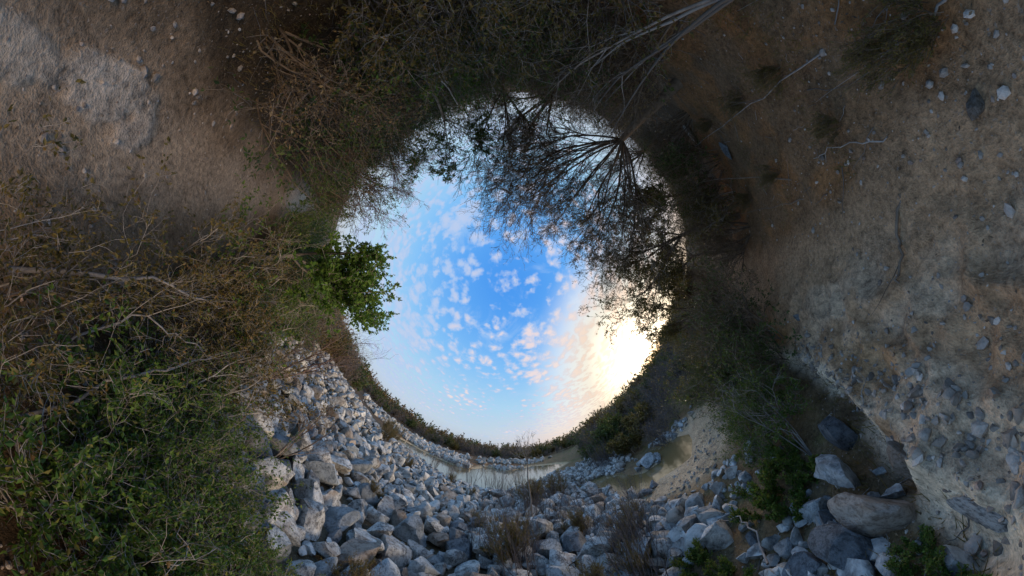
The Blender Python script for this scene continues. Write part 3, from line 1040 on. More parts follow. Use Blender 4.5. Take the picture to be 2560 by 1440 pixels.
def one_mesh(parts):
    """join wood and leaves of a far plant into a single mesh with two materials"""
    vs_, fs, mi, off = [], [], [], 0
    for k, (pn, me, mt) in enumerate(parts):
        v = np.empty(len(me.vertices) * 3, np.float32)
        me.vertices.foreach_get('co', v)
        f = np.empty(len(me.loops), np.int32)
        me.loops.foreach_get('vertex_index', f)
        vs_.append(v.reshape(-1, 3))
        fs.append(f.reshape(-1, 4) + off)
        mi.append(np.full(len(me.polygons), k, np.int32))
        off += len(me.vertices)
    me = mesh_from('bush', np.concatenate(vs_), np.concatenate(fs), smooth=False)
    for pn, q, mt in parts:
        me.materials.append(mt)
    me.polygons.foreach_set('material_index', np.concatenate(mi))
    return me


# prototypes of the thicket
for k in range(3):
    make_proto('bare', 'bare_shrub', shrub_parts(1000 + k, CFG_BARE, 10, 1.5, 0.016, 0.45, (0.035, 0.018), BARK_BROWN, LEAF_DRY, 0.2))
for k in range(3):
    make_proto('leafy', 'leafy_shrub', shrub_parts(1100 + k, CFG_LEAFY, 10, 1.35, 0.014, 0.55, (0.045, 0.024), BARK_GREY, LEAF_OLIVE, 0.25))
for k in range(2):
    make_proto('green', 'green_shrub', shrub_parts(1200 + k, CFG_LEAFY, 11, 1.25, 0.014, 0.6, (0.05, 0.028), BARK_GREY, LEAF_GREEN, 0.25))
for k in range(2):
    make_proto('dark', 'dark_shrub', shrub_parts(1300 + k, CFG_LEAFY, 12, 1.5, 0.014, 0.5, (0.045, 0.024), BARK_BROWN, LEAF_DARK, 0.3))
for k in range(2):
    make_proto('pale', 'bare_branch_shrub', shrub_parts(1400 + k, dict(CFG_BARE, kids=[(3, 5), (2, 4), (2, 3)], wander=[0.16, 0.24, 0.28, 0.3]), 5, 1.7, 0.020, 0.8, (0.04, 0.02), BARK_PALE, LEAF_OLIVE, 0.2))
for k in range(2):
    make_proto('broom', 'olive_bush', shrub_parts(1500 + k, CFG_BROOM, 16, 0.62, 0.006, 0.35, (0.035, 0.012), BARK_BROWN, LEAF_RUST, 0.15))
for k in range(2):
    make_proto('stalk', 'dry_stalks', shrub_parts(1600 + k, dict(CFG_BROOM, kids=[(2, 4), (1, 3)], leaves=[0, 0, 1], leaf_from=2, lr=[0.4, 0.5]), 18, 0.85, 0.0055, 0.22, (0.025, 0.01), BARK_VIOLET, LEAF_DRY, 0.22))
for k in range(2):
    make_proto('low', 'low_green_plant', shrub_parts(1700 + k, dict(CFG_BROOM, leaves=[0, 4, 5]), 12, 0.34, 0.005, 0.8, (0.04, 0.02), BARK_BROWN, LEAF_GREEN, 0.15))

ROOTS = {}


def put(kind, x, y, h, rz, label, cat, group=None, idx=0, lean=(0, 0), wide=1.0, name=None, dz=0.0):
    """stand one plant of a kind on the ground; h scales its size"""
    protos = PROTO[kind]
    key = (kind, idx % len(protos))
    nm, parts = protos[idx % len(protos)]
    if key not in ROOTS:
        ROOTS[key] = r = thing(name or nm, parts)
    else:
        r = copy_thing(ROOTS[key], name or nm)
    r.location = (x, y, th(x, y) + dz)
    r.rotation_euler = (lean[0], lean[1], rz)
    r.scale = (h * wide, h * wide, h)
    return tag(r, label, cat, group)


# ------------------------------------------------------------------ the thicket round the clearing
def in_clear(x, y):
    """ground that the photograph shows open"""
    d = math.hypot(x, y)
    az = math.degrees(math.atan2(x, y))
    rd = float(line_dist(np.array([x]), np.array([y]), ROAD)[0])
    ry = float(np.interp(x, [q[0] for q in ROAD], [q[1] for q in ROAD]))
    if rd < ((0.48 if d < 2.2 else 0.95) if (x < 0 and y > ry) else (1.0 if d < 5 else 0.8)):
        return True
    if float(line_dist(np.array([x]), np.array([y]), [(1.48, -2.1), (1.1, -3.6)])[0]) < 0.42 or math.hypot(x + 1.1, y + 3.1) < 0.5:
        return True
    if 95 < az < 142 and d < 5.9:
        return True
    if 80 < az <= 95 and d < 9:
        return True
    if (az >= 142 or az < -128) and d < 2.7:
        return True
    if -128 <= az < -100 and d < 2.6 and y < ry:
        return True
    return False


THICKET_MARKS = [(-1.75, -4.4, 'round the slender tree with drooping leaves'), (3.3, -4.3, 'under the tall spreading thorn tree'), (1.4, -3.2, 'behind the pale many-stemmed tree'),
                 (-6.3, -4.7, 'below the bare reddish-brown tree'), (6.6, -2.3, 'beside the leafy tree leaning over the road'), (-4.6, -0.75, 'round the small fresh green tree'),
                 (-2.0, 0.1, 'beside the pale dead branches'), (-1.5, -3.4, 'at the foot of the slender pale trunk'), (8.8, 0.6, 'by the tree backlit by the sunset'),
                 (-8.0, 0.5, 'at the top of the rubble slope'), (-3.6, -3.6, 'at the edge of the bend in the road'), (0.5, -7.5, 'deep in the thicket behind the twiggy tree'),
                 (6.5, -7.0, 'deep in the thicket behind the thorn tree'), (-10, -6.0, 'where the dirt road disappears')]


def build_thicket():
    rg = np.random.default_rng(77)
    txt = {
        'bare': ('bare brown shrub with fine twigs', 'shrub', 'bare brown shrubs of the thicket'),
        'leafy': ('olive leaved shrub with grey stems', 'shrub', 'olive shrubs of the thicket'),
        'green': ('green leaved shrub with thin grey stems', 'shrub', 'green shrubs of the thicket'),
        'dark': ('dark green shrub with small leaves', 'shrub', 'dark shrubs of the thicket'),
        'pale': ('pale leafless branching shrub', 'shrub', 'pale bare shrubs of the thicket')}
    done = []

    def try_put(kind, x, y, h, gap, wide=1.0):
        if in_clear(x, y):
            return False
        for (qx, qy, qg) in done:
            if (x - qx) ** 2 + (y - qy) ** 2 < (0.5 * (gap + qg)) ** 2:
                return False
        done.append((x, y, gap))
        lab, cat, grp = txt[kind]
        lab = lab + ' ' + nearest(x, y, THICKET_MARKS)
        put(kind, x, y, h, rg.uniform(0, 6.28), lab, cat, grp, int(rg.integers(0, 3)), (rg.normal(0, 0.08), rg.normal(0, 0.08)), wide)
        return True

    # left: scrub between the road and the rubble, knee to chest high close by, taller behind
    n = 0
    while n < 900:
        n += 1
        az = math.radians(rg.uniform(-114, -64))
        d = rg.uniform(1.35, 11)
        x, y = math.sin(az) * d, math.cos(az) * d
        if math.degrees(az) > -82 and d > 2.2 + 0.12 * (-64 - math.degrees(az)):
            continue
        h = np.interp(d, [1.3, 2.2, 4, 8], [0.42, 0.6, 0.95, 1.35]) * rg.uniform(0.8, 1.15)
        kind = rg.choice(['leafy', 'green', 'pale', 'bare', 'dark'], p=[0.27, 0.36, 0.20, 0.08, 0.09])
        try_put(kind, x, y, h, np.interp(d, [1.3, 3, 8], [0.42, 0.62, 0.95]))
    # behind the road: top of the picture, and beyond the bare bank
    n = 0
    while n < 1500:
        n += 1
        a = rg.uniform(-180, 180)
        if -128 < a < 76:
            if not (-128 < a < -106):
                continue
        d = rg.uniform(2.6, 14) ** 1.0
        az = math.radians(a)
        x, y = math.sin(az) * d, math.cos(az) * d
        top = np.interp(d, [2.6, 4, 8, 14], [0.9, 1.2, 1.45, 1.5])
        h = top * rg.uniform(0.75, 1.08) * (1.22 if -170 < a < -118 and d > 4 else 1.0)
        kind = rg.choice(['bare', 'leafy', 'dark', 'pale', 'green'], p=[0.56, 0.20, 0.10, 0.11, 0.03])
        try_put(kind, x, y, h, np.interp(d, [2.6, 5, 14], [0.7, 0.85, 1.25]))


build_thicket()


# ------------------------------------------------------------------ trees and single plants that stand out
def tree(name, seed, base, trunk_lines, fan, cfg, leaf, bark, lmat, label, lift=0.0, cat='tree', crown_name='crown', group=None):
    """a trunk (list of polylines with radii) and limbs fanning from given points"""
    p = Plant(seed)
    b = np.array([base[0], base[1], th(*base[:2]) - 0.05])
    trunk = [(np.array(pts, float), r0, r1, 0) for pts, r0, r1 in trunk_lines]
    for (start, dirs, L, r) in fan:
        for d in dirs:
            p.branch(start, d, L * p.rg.uniform(0.8, 1.1), r * p.rg.uniform(0.7, 1.0), 0, cfg)
    V, F = tubes(trunk, (8,))
    limbs = [ln for ln in p.lines if ln[3] == 0]
    twigs = [ln for ln in p.lines if ln[3] > 0]
    V2, F2 = tubes(limbs, (6,))
    V = np.concatenate([V, V2])
    F = np.concatenate([F, F2 + len(V) - len(V2)])
    root = link(name, None, loc=tuple(b))
    root.empty_display_size = 0.2
    tr = link('trunk', mesh_from('trunk', V, F), [bark], root)
    vs_, fs = tubes(twigs, (4, 4, 3, 3, 3))
    parts = [(crown_name, mesh_from(crown_name, vs_, fs), bark)]
    cr = link(crown_name, parts[0][1], [bark], root)
    if leaf:
        LV, LF = leaf_geo(p.leafp, p.rg, *leaf)
        link('foliage', mesh_from('foliage', LV, LF, smooth=False), [lmat], cr)
    return tag(root, label, cat, group)


def fan_dirs(rg, n, mean, spread):
    m = np.array(mean, float)
    m /= np.linalg.norm(m)
    out = []
    for _ in range(n):
        d = m + rg.normal(0, spread, 3)
        out.append(d / np.linalg.norm(d))
    return out


def build_trees():
    rg = np.random.default_rng(3)
    CF = dict(levels=5, seg=[8, 5, 3, 2, 1], wander=[0.07, 0.12, 0.16, 0.2, 0.2], up=[0.01, 0.03, 0.02, 0.0, -0.02],
              kids=[(9, 12), (6, 8), (4, 5), (3, 4)], **{'from': [0.2, 0.15, 0.1, 0.1]}, angle=[0.45, 0.52, 0.6, 0.7],
              rr=[0.55, 0.6, 0.6, 0.7], lr=[0.48, 0.52, 0.5, 0.5], rmin=0.0055, leaf_from=3, leaves=[0, 0, 0, 1, 1])
    # the big fan-shaped tree leaning over the clearing
    tree('thorn_tree', 21, (3.3, -4.3), [([(0, 0, 0), (-0.05, 0.05, 0.7), (-0.2, 0.15, 1.4), (-0.35, 0.3, 2.1)], 0.13, 0.09)],
         [((-0.35, 0.3, 2.05), [(-1.25, 0.15, 1.0), (-0.95, 0.55, 1.15), (-0.55, 0.75, 1.2), (-0.1, 1.0, 1.25), (0.35, 1.05, 1.05), (-0.9, -0.1, 0.75), (0.8, 0.7, 0.8), (-0.4, 0.3, 1.5), (-1.1, 0.4, 0.7), (0.1, 1.2, 0.8), (-0.7, 0.9, 0.85), (1.1, 0.5, 0.55), (0.7, 1.2, 0.5), (-1.3, -0.2, 0.55), (0.5, 0.5, 1.2)], 3.5, 0.042)],
         CF, (0.05, 0.02), BARK_BROWN, LEAF_OLIVE, 'tall dark spreading thorn tree fanning fine bare limbs over the clearing', crown_name='branches')
    CF2 = dict(CF, kids=[(8, 10), (5, 6), (3, 5), (3, 4)], leaves=[0, 0, 1, 4, 4], rmin=0.0042)
    tree('leafy_tree', 22, (6.6, -2.3), [([(0, 0, 0), (-0.1, 0.1, 0.8), (-0.3, 0.25, 1.6), (-0.45, 0.4, 2.2)], 0.11, 0.075)],
         [((-0.45, 0.4, 2.15), [(-1.0, 0.9, 0.9), (-1.0, 0.2, 0.9), (-0.4, 1.2, 0.8), (0.1, 0.9, 1.0), (-0.5, -0.3, 1.0)], 2.9, 0.05)],
         CF2, (0.07, 0.035), BARK_BROWN, LEAF_OLIVE, 'leafy dark tree leaning over the far end of the dirt road', crown_name='branches')
    tree('leafy_tree', 23, (8.8, 0.6), [([(0, 0, 0), (-0.05, 0.1, 0.7), (-0.15, 0.2, 1.4)], 0.10, 0.07)],
         [((-0.15, 0.2, 1.35), [(-0.7, 0.9, 0.9), (-0.9, 0.1, 1.0), (-0.2, 1.0, 0.5), (0.4, 0.7, 1.0), (-0.6, -0.5, 0.9)], 2.5, 0.045)],
         CF2, (0.08, 0.04), BARK_BROWN, LEAF_OLIVE, 'leafy tree backlit by the setting sun where the road ends', crown_name='branches')
    for k, (bx, by, hh, lf, lab) in enumerate([(7.3, -4.2, 2.0, True, 'leafy tree standing behind the road end between the leaning tree and thorn tree'),
                                               (5.6, -5.9, 2.1, False, 'bare many-limbed tree crowding behind the tall thorn tree'),
                                               (1.3, -5.7, 1.7, False, 'bare twiggy tree standing behind the pale many-stemmed tree'),
                                               (9.6, -1.9, 1.9, True, 'leafy tree at the very end of the dirt road')]):
        tree('leafy_tree' if lf else 'bare_tree', 60 + k, (bx, by), [([(0, 0, 0), (-0.03, 0.08, 0.7), (-0.1, 0.12, 1.3), (-0.15, 0.2, 1.8)], 0.09, 0.06)],
             [((-0.15, 0.2, 1.75), fan_dirs(rg, 7, (-0.35, 0.35, 1.0), 0.45), hh, 0.036)], CF2 if lf else dict(CF, leaves=[0, 0, 0, 0, 1], kids=[(8, 10), (5, 6), (4, 5), (2, 3)]),
             (0.075, 0.04) if lf else (0.05, 0.02), BARK_BROWN, LEAF_OLIVE, lab, crown_name='branches')
    # green tree over the left scrub
    CG = dict(CF, levels=4, seg=[7, 5, 4, 3], kids=[(7, 9), (5, 6), (4, 5)], leaves=[0, 2, 8, 10], leaf_from=1, angle=[0.5, 0.6, 0.7], rmin=0.004)
    tree('green_leaved_tree', 24, (-4.6, -0.75), [([(0, 0, 0), (0.05, 0.05, 0.6), (0.12, 0.0, 1.2)], 0.055, 0.04)],
         [((0.12, 0.0, 1.15), [(0.5, 0.5, 1.2), (0.6, 0.0, 1.2), (0.2, -0.2, 1.3), (-0.1, 0.5, 1.1), (0.5, 0.9, 0.8), (0.7, 0.5, 0.7), (0.2, 0.9, 0.7)], 1.7, 0.03)],
         CG, (0.085, 0.05), BARK_GREY, LEAF_FRESH, 'small tree with fresh green leaves rising over the scrub beside the road', crown_name='branches')
    # bare fan-shaped trees beyond the road
    CB = dict(CF, levels=5, kids=[(7, 9), (5, 6), (4, 5), (2, 3)], leaf_from=99, angle=[0.4, 0.45, 0.5, 0.6])
    tree('bare_tree', 25, (-6.3, -4.7), [([(0, 0, 0), (0.05, 0.1, 0.8), (0.15, 0.15, 1.5)], 0.075, 0.055)],
         [((0.15, 0.15, 1.45), [(0.9, 0.5, 1.1), (0.5, 0.9, 1.0), (0.3, 0.1, 1.3), (0.9, -0.1, 0.9), (-0.1, 0.5, 1.2), (0.8, 0.9, 0.7)], 2.3, 0.035)],
         CB, None, BARK_RED, LEAF_DRY, 'bare reddish-brown tree fanning over the bend of the dirt road', crown_name='branches')
    tree('bare_tree', 26, (-4.7, -5.9), [([(0, 0, 0), (0.05, 0.1, 0.8), (0.1, 0.2, 1.5)], 0.06, 0.045)],
         [((0.1, 0.2, 1.45), [(0.6, 0.8, 1.0), (0.2, 0.9, 1.0), (0.7, 0.2, 1.1), (-0.3, 0.4, 1.2)], 2.0, 0.03)],
         CB, None, BARK_BROWN, LEAF_DRY, 'slim bare tree standing behind the dirt road beside the drooping leaved tree', crown_name='branches')
    # drooping long-leaved sprays above the thicket
    CD = dict(CF, levels=4, seg=[7, 5, 4, 3], kids=[(6, 8), (4, 5), (3, 4)], leaves=[0, 0, 6, 6], leaf_from=2, up=[0.0, -0.03, -0.06, -0.06], angle=[0.5, 0.6, 0.6])
    tree('drooping_leaved_tree', 27, (-1.75, -4.4), [([(0, 0, 0), (0.0, 0.08, 0.9), (0.05, 0.1, 1.8), (0.05, 0.2, 2.3)], 0.05, 0.03)],
         [((0.05, 0.2, 2.25), [(0.6, 0.5, 0.5), (0.1, 0.7, 0.6), (-0.7, 0.6, 0.4), (0.9, 0.1, 0.5), (-0.3, 0.2, 1.0)], 1.15, 0.018)],
         CD, (0.11, 0.026, 0.5, 0.5), BARK_GREY, LEAF_DARK, 'slender tree with drooping long dark leaves above the thicket', crown_name='branches')
    tree('bare_tree', 28, (-0.3, -5.6), [([(0, 0, 0), (0.05, 0.1, 0.9), (0.05, 0.2, 1.8)], 0.06, 0.045)],
         [((0.05, 0.2, 1.75), [(0.7, 0.6, 1.0), (0.1, 0.9, 1.0), (-0.6, 0.5, 1.0), (0.9, -0.1, 1.1), (0.0, 0.0, 1.3)], 2.0, 0.03)],
         dict(CB, leaf_from=3, leaves=[0, 0, 0, 1, 1]), (0.05, 0.018), BARK_BROWN, LEAF_OLIVE, 'bare twiggy tree with a few leaves between the drooping tree and thorn tree', crown_name='branches')
    # pale many-stemmed shrub tree near the road
    CP = dict(CF, levels=4, seg=[10, 5, 4, 3], wander=[0.075, 0.14, 0.2, 0.2], kids=[(4, 6), (3, 4), (2, 3)], leaf_from=99, angle=[0.5, 0.6, 0.7], rmin=0.0035, **{'from': [0.35, 0.3, 0.2]})
    tree('pale_stemmed_tree', 29, (1.48, -2.1), [([(0, 0, -0.12), (0.0, 0.0, 0.0), (0.0, -0.02, 0.1)], 0.045, 0.035)],
         [((0, 0, 0.1), [(-0.20, -0.85, 1.05), (-0.02, -0.62, 1.2), (-0.42, -0.75, 1.2), (0.12, -0.9, 1.0), (-0.25, -0.55, 1.3)], 2.5, 0.021)],
         CP, None, BARK_GREY, LEAF_DRY, 'pale grey many-stemmed bare tree growing at the edge of the bank', crown_name='branches')
    # slim bare sapling in the rubble
    CS = dict(CF, levels=3, seg=[5, 4, 3], kids=[(5, 6), (3, 4)], leaf_from=99, angle=[0.6, 0.6], lr=[0.55, 0.5], up=[0.02, 0.05, 0.02], rmin=0.005)
    tree('bare_sapling', 30, (0.49, 5.84), [([(0, 0, 0), (0.03, 0.02, 0.7), (0.0, 0.05, 1.4), (0.03, 0.05, 2.0)], 0.03, 0.018)],
         [((0.03, 0.05, 1.95), fan_dirs(rg, 7, (0, 0, 1), 0.55), 0.75, 0.013)],
         CS, None, BARK_GREY, LEAF_DRY, 'slim bare sapling standing alone in the rubble before the stream', crown_name='branches')
    # reddish bare bush arching over the rubble
    CR = dict(CF, levels=4, seg=[8, 5, 4, 3], kids=[(6, 8), (4, 5), (3, 4)], leaf_from=99, angle=[0.5, 0.55, 0.6], rmin=0.0035)
    tree('arching_bush', 31, (-4.3, 1.35), [([(0, 0, -0.05), (-0.02, 0.0, 0.1), (-0.05, 0.05, 0.25)], 0.05, 0.04)],
         [((-0.05, 0.05, 0.2), [(-1.0, 0.35, 1.0), (-0.7, 0.6, 0.9), (-1.1, 0.0, 0.8), (-0.5, 0.2, 1.2), (-1.0, 0.7, 0.6), (-0.2, 0.5, 1.2)], 2.3, 0.022)],
         CR, None, BARK_RED, LEAF_DRY, 'bare reddish bush arching over the rubble beside the green scrub', 0, 'bush', 'branches')
    tree('arching_bush', 32, (-2.75, 1.75), [([(0, 0, -0.05), (0.0, 0.0, 0.1), (-0.03, 0.05, 0.2)], 0.03, 0.02)],
         [((-0.03, 0.05, 0.15), [(-0.6, 0.3, 1.0), (-0.3, 0.7, 0.9), (-0.8, 0.6, 0.8), (0.1, 0.3, 1.2)], 1.1, 0.012)],
         dict(CR, kids=[(4, 6), (3, 4), (2, 3)]), None, BARK_BROWN, LEAF_DRY, 'thin dark leafless bush growing among the near rubble boulders', 0, 'bush', 'branches')
    # brush under the ledge
    tree('brush_pile', 33, (2.55, 1.25), [([(0, 0, -0.05), (0.0, 0.0, 0.05), (0.02, 0.0, 0.1)], 0.02, 0.015)],
         [((0, 0, 0.05), [(0.9, 0.15, 0.5), (0.8, -0.1, 0.6), (1.0, 0.3, 0.35), (0.6, 0.1, 0.8)], 1.25, 0.010)],
         dict(CR, kids=[(4, 5), (3, 4), (2, 3)]), None, BARK_GREY, LEAF_DRY, 'dead grey brush leaning over the layered boulder below the ledge', 0, 'bush', 'branches')


build_trees()


def build_single_plants():
    rg = np.random.default_rng(41)
    # green bushes below the ledge
    for k, (x, y, h, kd) in enumerate([(4.3, 1.5, 0.72, 'green'), (3.5, 1.35, 0.62, 'green'), (5.2, 2.1, 0.85, 'dark'), (3.9, 2.2, 0.5, 'green'),
                                       (6.2, 2.2, 1.0, 'dark'), (6.8, 3.4, 1.0, 'dark'), (7.6, 1.9, 1.1, 'leafy'), (3.1, 1.8, 0.42, 'green')]):
        put(kd, x, y, h, k * 1.7, {'green': 'bright green leafy bush growing below the road ledge', 'dark': 'dark green bush between the road ledge and the pool',
            'leafy': 'olive bush between the road ledge and the pool'}[kd], 'bush', {'green': 'green bushes below the ledge', 'dark': 'dark bushes above the pool', 'leafy': None}[kd], k, name='bush')
    # olive bushes in the rubble
    for k, (x, y, h) in enumerate([(1.9, 8.7, 1.35), (0.7, 7.2, 1.3), (-0.1, 4.0, 1.0), (0.15, 4.35, 0.9), (1.9, 3.7, 0.8), (-1.6, 7.9, 0.6), (-0.9, 5.4, 0.55), (-2.8, 3.9, 0.5),
                                   (-7.5, 8.8, 1.3), (-9.8, 11.0, 1.8), (-8.6, 10.6, 1.5), (1.3, 4.7, 0.75), (2.3, 4.2, 0.6), (1.1, 9.3, 1.0), (-4.9, 8.2, 0.7), (-3.2, 10.0, 0.7),
                                   (1.35, 2.9, 0.6), (0.75, 2.7, 0.6), (-1.3, 2.2, 0.5)]):
        put('broom', x, y, h, k * 2.1, 'rusty olive broom-like bush growing out of the rubble slope', 'bush', 'olive bushes in the rubble', k)
    for k in range(34):
        a, d = math.radians(rg.uniform(-8, 38)), rg.uniform(2.4, 9.5)
        x, y = math.sin(a) * d, math.cos(a) * d
        if float(poly_sd(np.array([x]), np.array([y]), POOL_B)[0]) < 0.15:
            continue
        put('stalk', x, y, rg.uniform(0.6, 1.25), rg.uniform(0, 6), 'clump of dry grey stalks ' + rubble_place(x, y), 'stalks', 'dry stalks among the boulders', k,
            (rg.normal(0, 0.15), rg.normal(0, 0.15)))
    for k, (x, y) in enumerate([(5.0, 10.2), (5.3, 9.8), (5.6, 10.6), (-2.5, 12.0), (-1.4, 12.0), (-0.9, 11.8), (0.4, 12.8), (-5.5, 12.6), (-4.2, 12.4)]):
        put('stalk', x, y, 1.9, k * 1.3, 'tall clump of dry reeds standing at the water edge', 'reeds', 'dry reeds at the water edge', k, name='dry_reeds')
    # small green plants on the bank and among the rocks below the ledge
    for k, (x, y, h) in enumerate([(1.40, -1.08, 0.42), (1.62, -1.22, 0.34), (2.3, -1.35, 0.30), (3.6, -1.75, 0.42), (5.0, -2.1, 0.6), (2.9, -2.6, 0.45), (4.2, -3.7, 0.5), (2.2, -2.0, 0.4)]):
        put('broom', x, y, h, k * 1.9, 'small wispy olive plant growing on the bare earth bank above the road', 'plant', 'wispy plants on the earth bank', k, name='wispy_plant')
    for k, (x, y, h) in enumerate([(2.35, 1.75, 0.9), (2.2, 1.50, 0.6), (2.7, 1.55, 0.8), (2.45, 1.3, 0.6), (1.6, 2.0, 0.55), (1.2, 2.0, 0.5), (1.75, 2.4, 0.6)]):
        put('low', x, y, h, k * 2.3, 'low green plant growing between the rocks below the road ledge', 'plant', 'low plants between the ledge rocks', k)
    for k, (x, y, h) in enumerate([(1.5, 0.76, 0.25), (1.28, 0.70, 0.28), (1.15, 0.62, 0.25), (1.35, 0.9, 0.3), (1.12, 0.82, 0.3), (1.25, 1.05, 0.3), (1.05, 1.0, 0.28), (0.9, 1.3, 0.4), (1.1, 1.45, 0.4)]):
        put('low', x, y, h * 0.9, k * 2.9, 'small mossy green plant at the foot of the ledge rim', 'plant', 'mossy plants at the ledge foot', k, name='mossy_plant', wide=1.5)
    # near green bushes, lower left of the clearing
    for k, (x, y, h) in enumerate([(-1.25, 0.62, 0.42), (-1.55, 0.55, 0.42), (-1.75, 0.75, 0.44), (-1.35, 0.95, 0.38), (-2.1, 0.6, 0.5), (-1.1, 0.85, 0.34), (-2.3, 0.85, 0.45), (-1.6, 1.15, 0.32), (-1.05, 1.2, 0.28), (-1.3, 1.4, 0.26)]):
        put('green', x, y, h, k * 1.1, 'low dense green bush spreading at the edge of the rubble', 'bush', 'low green bushes at the rubble edge', k, wide=1.25, name='bush')


build_single_plants()


def pole(name, pts, r0, r1, mat, label, cat='branch', group=None, twigs=0, seed=1):
    rg = np.random.default_rng(seed)
    P = np.array(pts, float)
    # resample with a little crookedness
    t = np.linspace(0, len(P) - 1, 14)
    Q = np.stack([np.interp(t, np.arange(len(P)), P[:, k]) for k in range(3)], 1)
    Q[1:-1] += rg.normal(0, 0.012, Q[1:-1].shape)
    base = Q[0].copy()
    lines = [(Q - base, r0, r1, 0)]
    for _ in range(twigs):
        k = rg.integers(4, 13)
        d = Q[k] - Q[k - 1]
        d = d / np.linalg.norm(d) + rg.normal(0, 0.6, 3)
        s = np.linspace(0, 1, 5)[:, None]
        L = rg.uniform(0.1, 0.4)
        lines.append((Q[k] - base + s * d * L + rg.normal(0, 0.01, (5, 3)) * s, r1 * 0.8, r1 * 0.3, 1))
    V, F = tubes(lines, (6, 4))
    o = link(name, mesh_from(name, V, F), [mat], loc=tuple(base))
    return tag(o, label, cat, group)


def build_poles():
    def G(x, y, z=0.0):
        return (x, y, th(x, y) + z)
    pole('leaning_stem', [G(1.6, -1.4, -0.05), (3.0, -2.5, 0.35), (4.6, -3.7, 0.72)], 0.0075, 0.004, BARK_GREY, 'long thin pale stem leaning low across the earth bank', 'stem', None, 5, 3)
    pole('leaning_stem', [G(3.4, -1.5, -0.02), (4.2, -2.2, 0.45), (5.2, -3.0, 0.95), (6.2, -3.6, 1.5)], 0.010, 0.005, BARK_BROWN, 'grey crooked stem leaning from the dirt bank into the thicket', 'stem', None, 6, 4)
    pole('leaning_stem', [G(3.3, -1.19, -0.02), (4.5, -1.6, 0.2), (6.2, -2.2, 0.55)], 0.008, 0.004, BARK_BROWN, 'dark thin stem leaning low over the dirt road', 'stem', None, 4, 5)
    pole('fallen_stick', [G(2.0, -1.0, 0.03), G(2.4, -1.25, 0.04), G(2.8, -1.4, 0.03)], 0.005, 0.003, BARK_PALE, 'short white stick lying on the earth bank', 'stick', None, 2, 6)
    pole('fallen_stick', [G(1.25, -1.05, 0.03), G(1.55, -1.15, 0.05), G(1.75, -1.3, 0.04)], 0.006, 0.003, BARK_GREY, 'forked grey stick lying in leaf litter on the bank', 'stick', None, 4, 7)
    pole('root', [G(2.15, -0.72, 0.0), G(2.25, -0.55, 0.02), G(2.22, -0.40, 0.015), G(2.26, -0.22, 0.01), G(2.24, -0.12, -0.03)], 0.011, 0.006, BARK_BROWN, 'bare crooked root crossing the dirt road', 'root', None, 3, 8)
    pole('fallen_branch', [G(1.6, 1.55, 0.22), (1.9, 1.72, -0.14), (2.15, 2.0, -0.2), G(2.3, 2.5, 0.08)], 0.010, 0.004, BARK_GREY, 'bare branch lying over the dark rocks below the ledge', 'branch', None, 5, 9)
    # dead pale branches tangled in the left scrub
    pole('dead_branch', [G(-1.45, -0.22, 0.25), (-1.9, -0.18, 0.62), (-2.4, 0.0, 0.66), (-2.9, 0.12, 0.6)], 0.011, 0.003, BARK_GREY, 'long pale dead branch lying through the scrub nearest the road', 'branch', None, 9, 10)
    pole('dead_branch', [G(-2.4, -0.05, 0.2), (-2.9, 0.0, 0.7), (-3.5, 0.1, 0.9), (-4.0, 0.2, 1.0)], 0.008, 0.003, BARK_GREY, 'forked pale dead branch arching over the green scrub', 'branch', None, 8, 11)
    pole('dead_branch', [G(-1.35, 0.18, 0.2), (-1.7, 0.25, 0.52), (-2.1, 0.35, 0.56), (-2.6, 0.45, 0.62)], 0.008, 0.003, BARK_GREY, 'grey branching deadwood on top of the bushes beside the rubble', 'branch', None, 14, 12)
    pole('dead_branch', [G(-1.5, 0.05, 0.15), (-1.8, -0.02, 0.55), (-2.2, 0.3, 0.6)], 0.007, 0.003, BARK_GREY, 'short crooked deadwood between the two longer dead branches', 'branch', None, 6, 13)
    # thin trunks rising at the top of the thicket
    pole('slender_trunk', [G(-1.1, -3.1, -0.05), (-1.15, -3.3, 0.6), (-1.25, -3.6, 1.3), (-1.15, -3.9, 2.1)], 0.026, 0.012, BARK_PALE, 'slender pale trunk rising straight out of the thicket', 'trunk', None, 5, 14)
    pole('slender_trunk', [G(-0.95, -3.05, -0.05), (-0.75, -3.5, 0.8), (-0.55, -3.8, 1.4), (-0.35, -4.1, 2.0)], 0.018, 0.008, BARK_GREY, 'thin forked stem leaning beside the slender pale trunk', 'stem', None, 7, 15)


build_poles()


# ------------------------------------------------------------------ scrub covered hillsides
def hill_place(a, d):
    if a > 24:
        return 'at the foot of the hill above the shallow pool' if d < 12.5 else ('halfway up the hill above the shallow pool' if d < 21 else 'high on the hill above the shallow pool')
    if a > -12:
        return 'where the stream runs out of sight between the hills'
    if a > -26:
        return 'behind the rock point on the far bank of the stream'
    if a > -43:
        return 'behind the rubble on the far bank of the stream'
    if a > -60:
        return 'above the sandy upper tip of the stream'
    return 'beyond the top of the rubble bank'


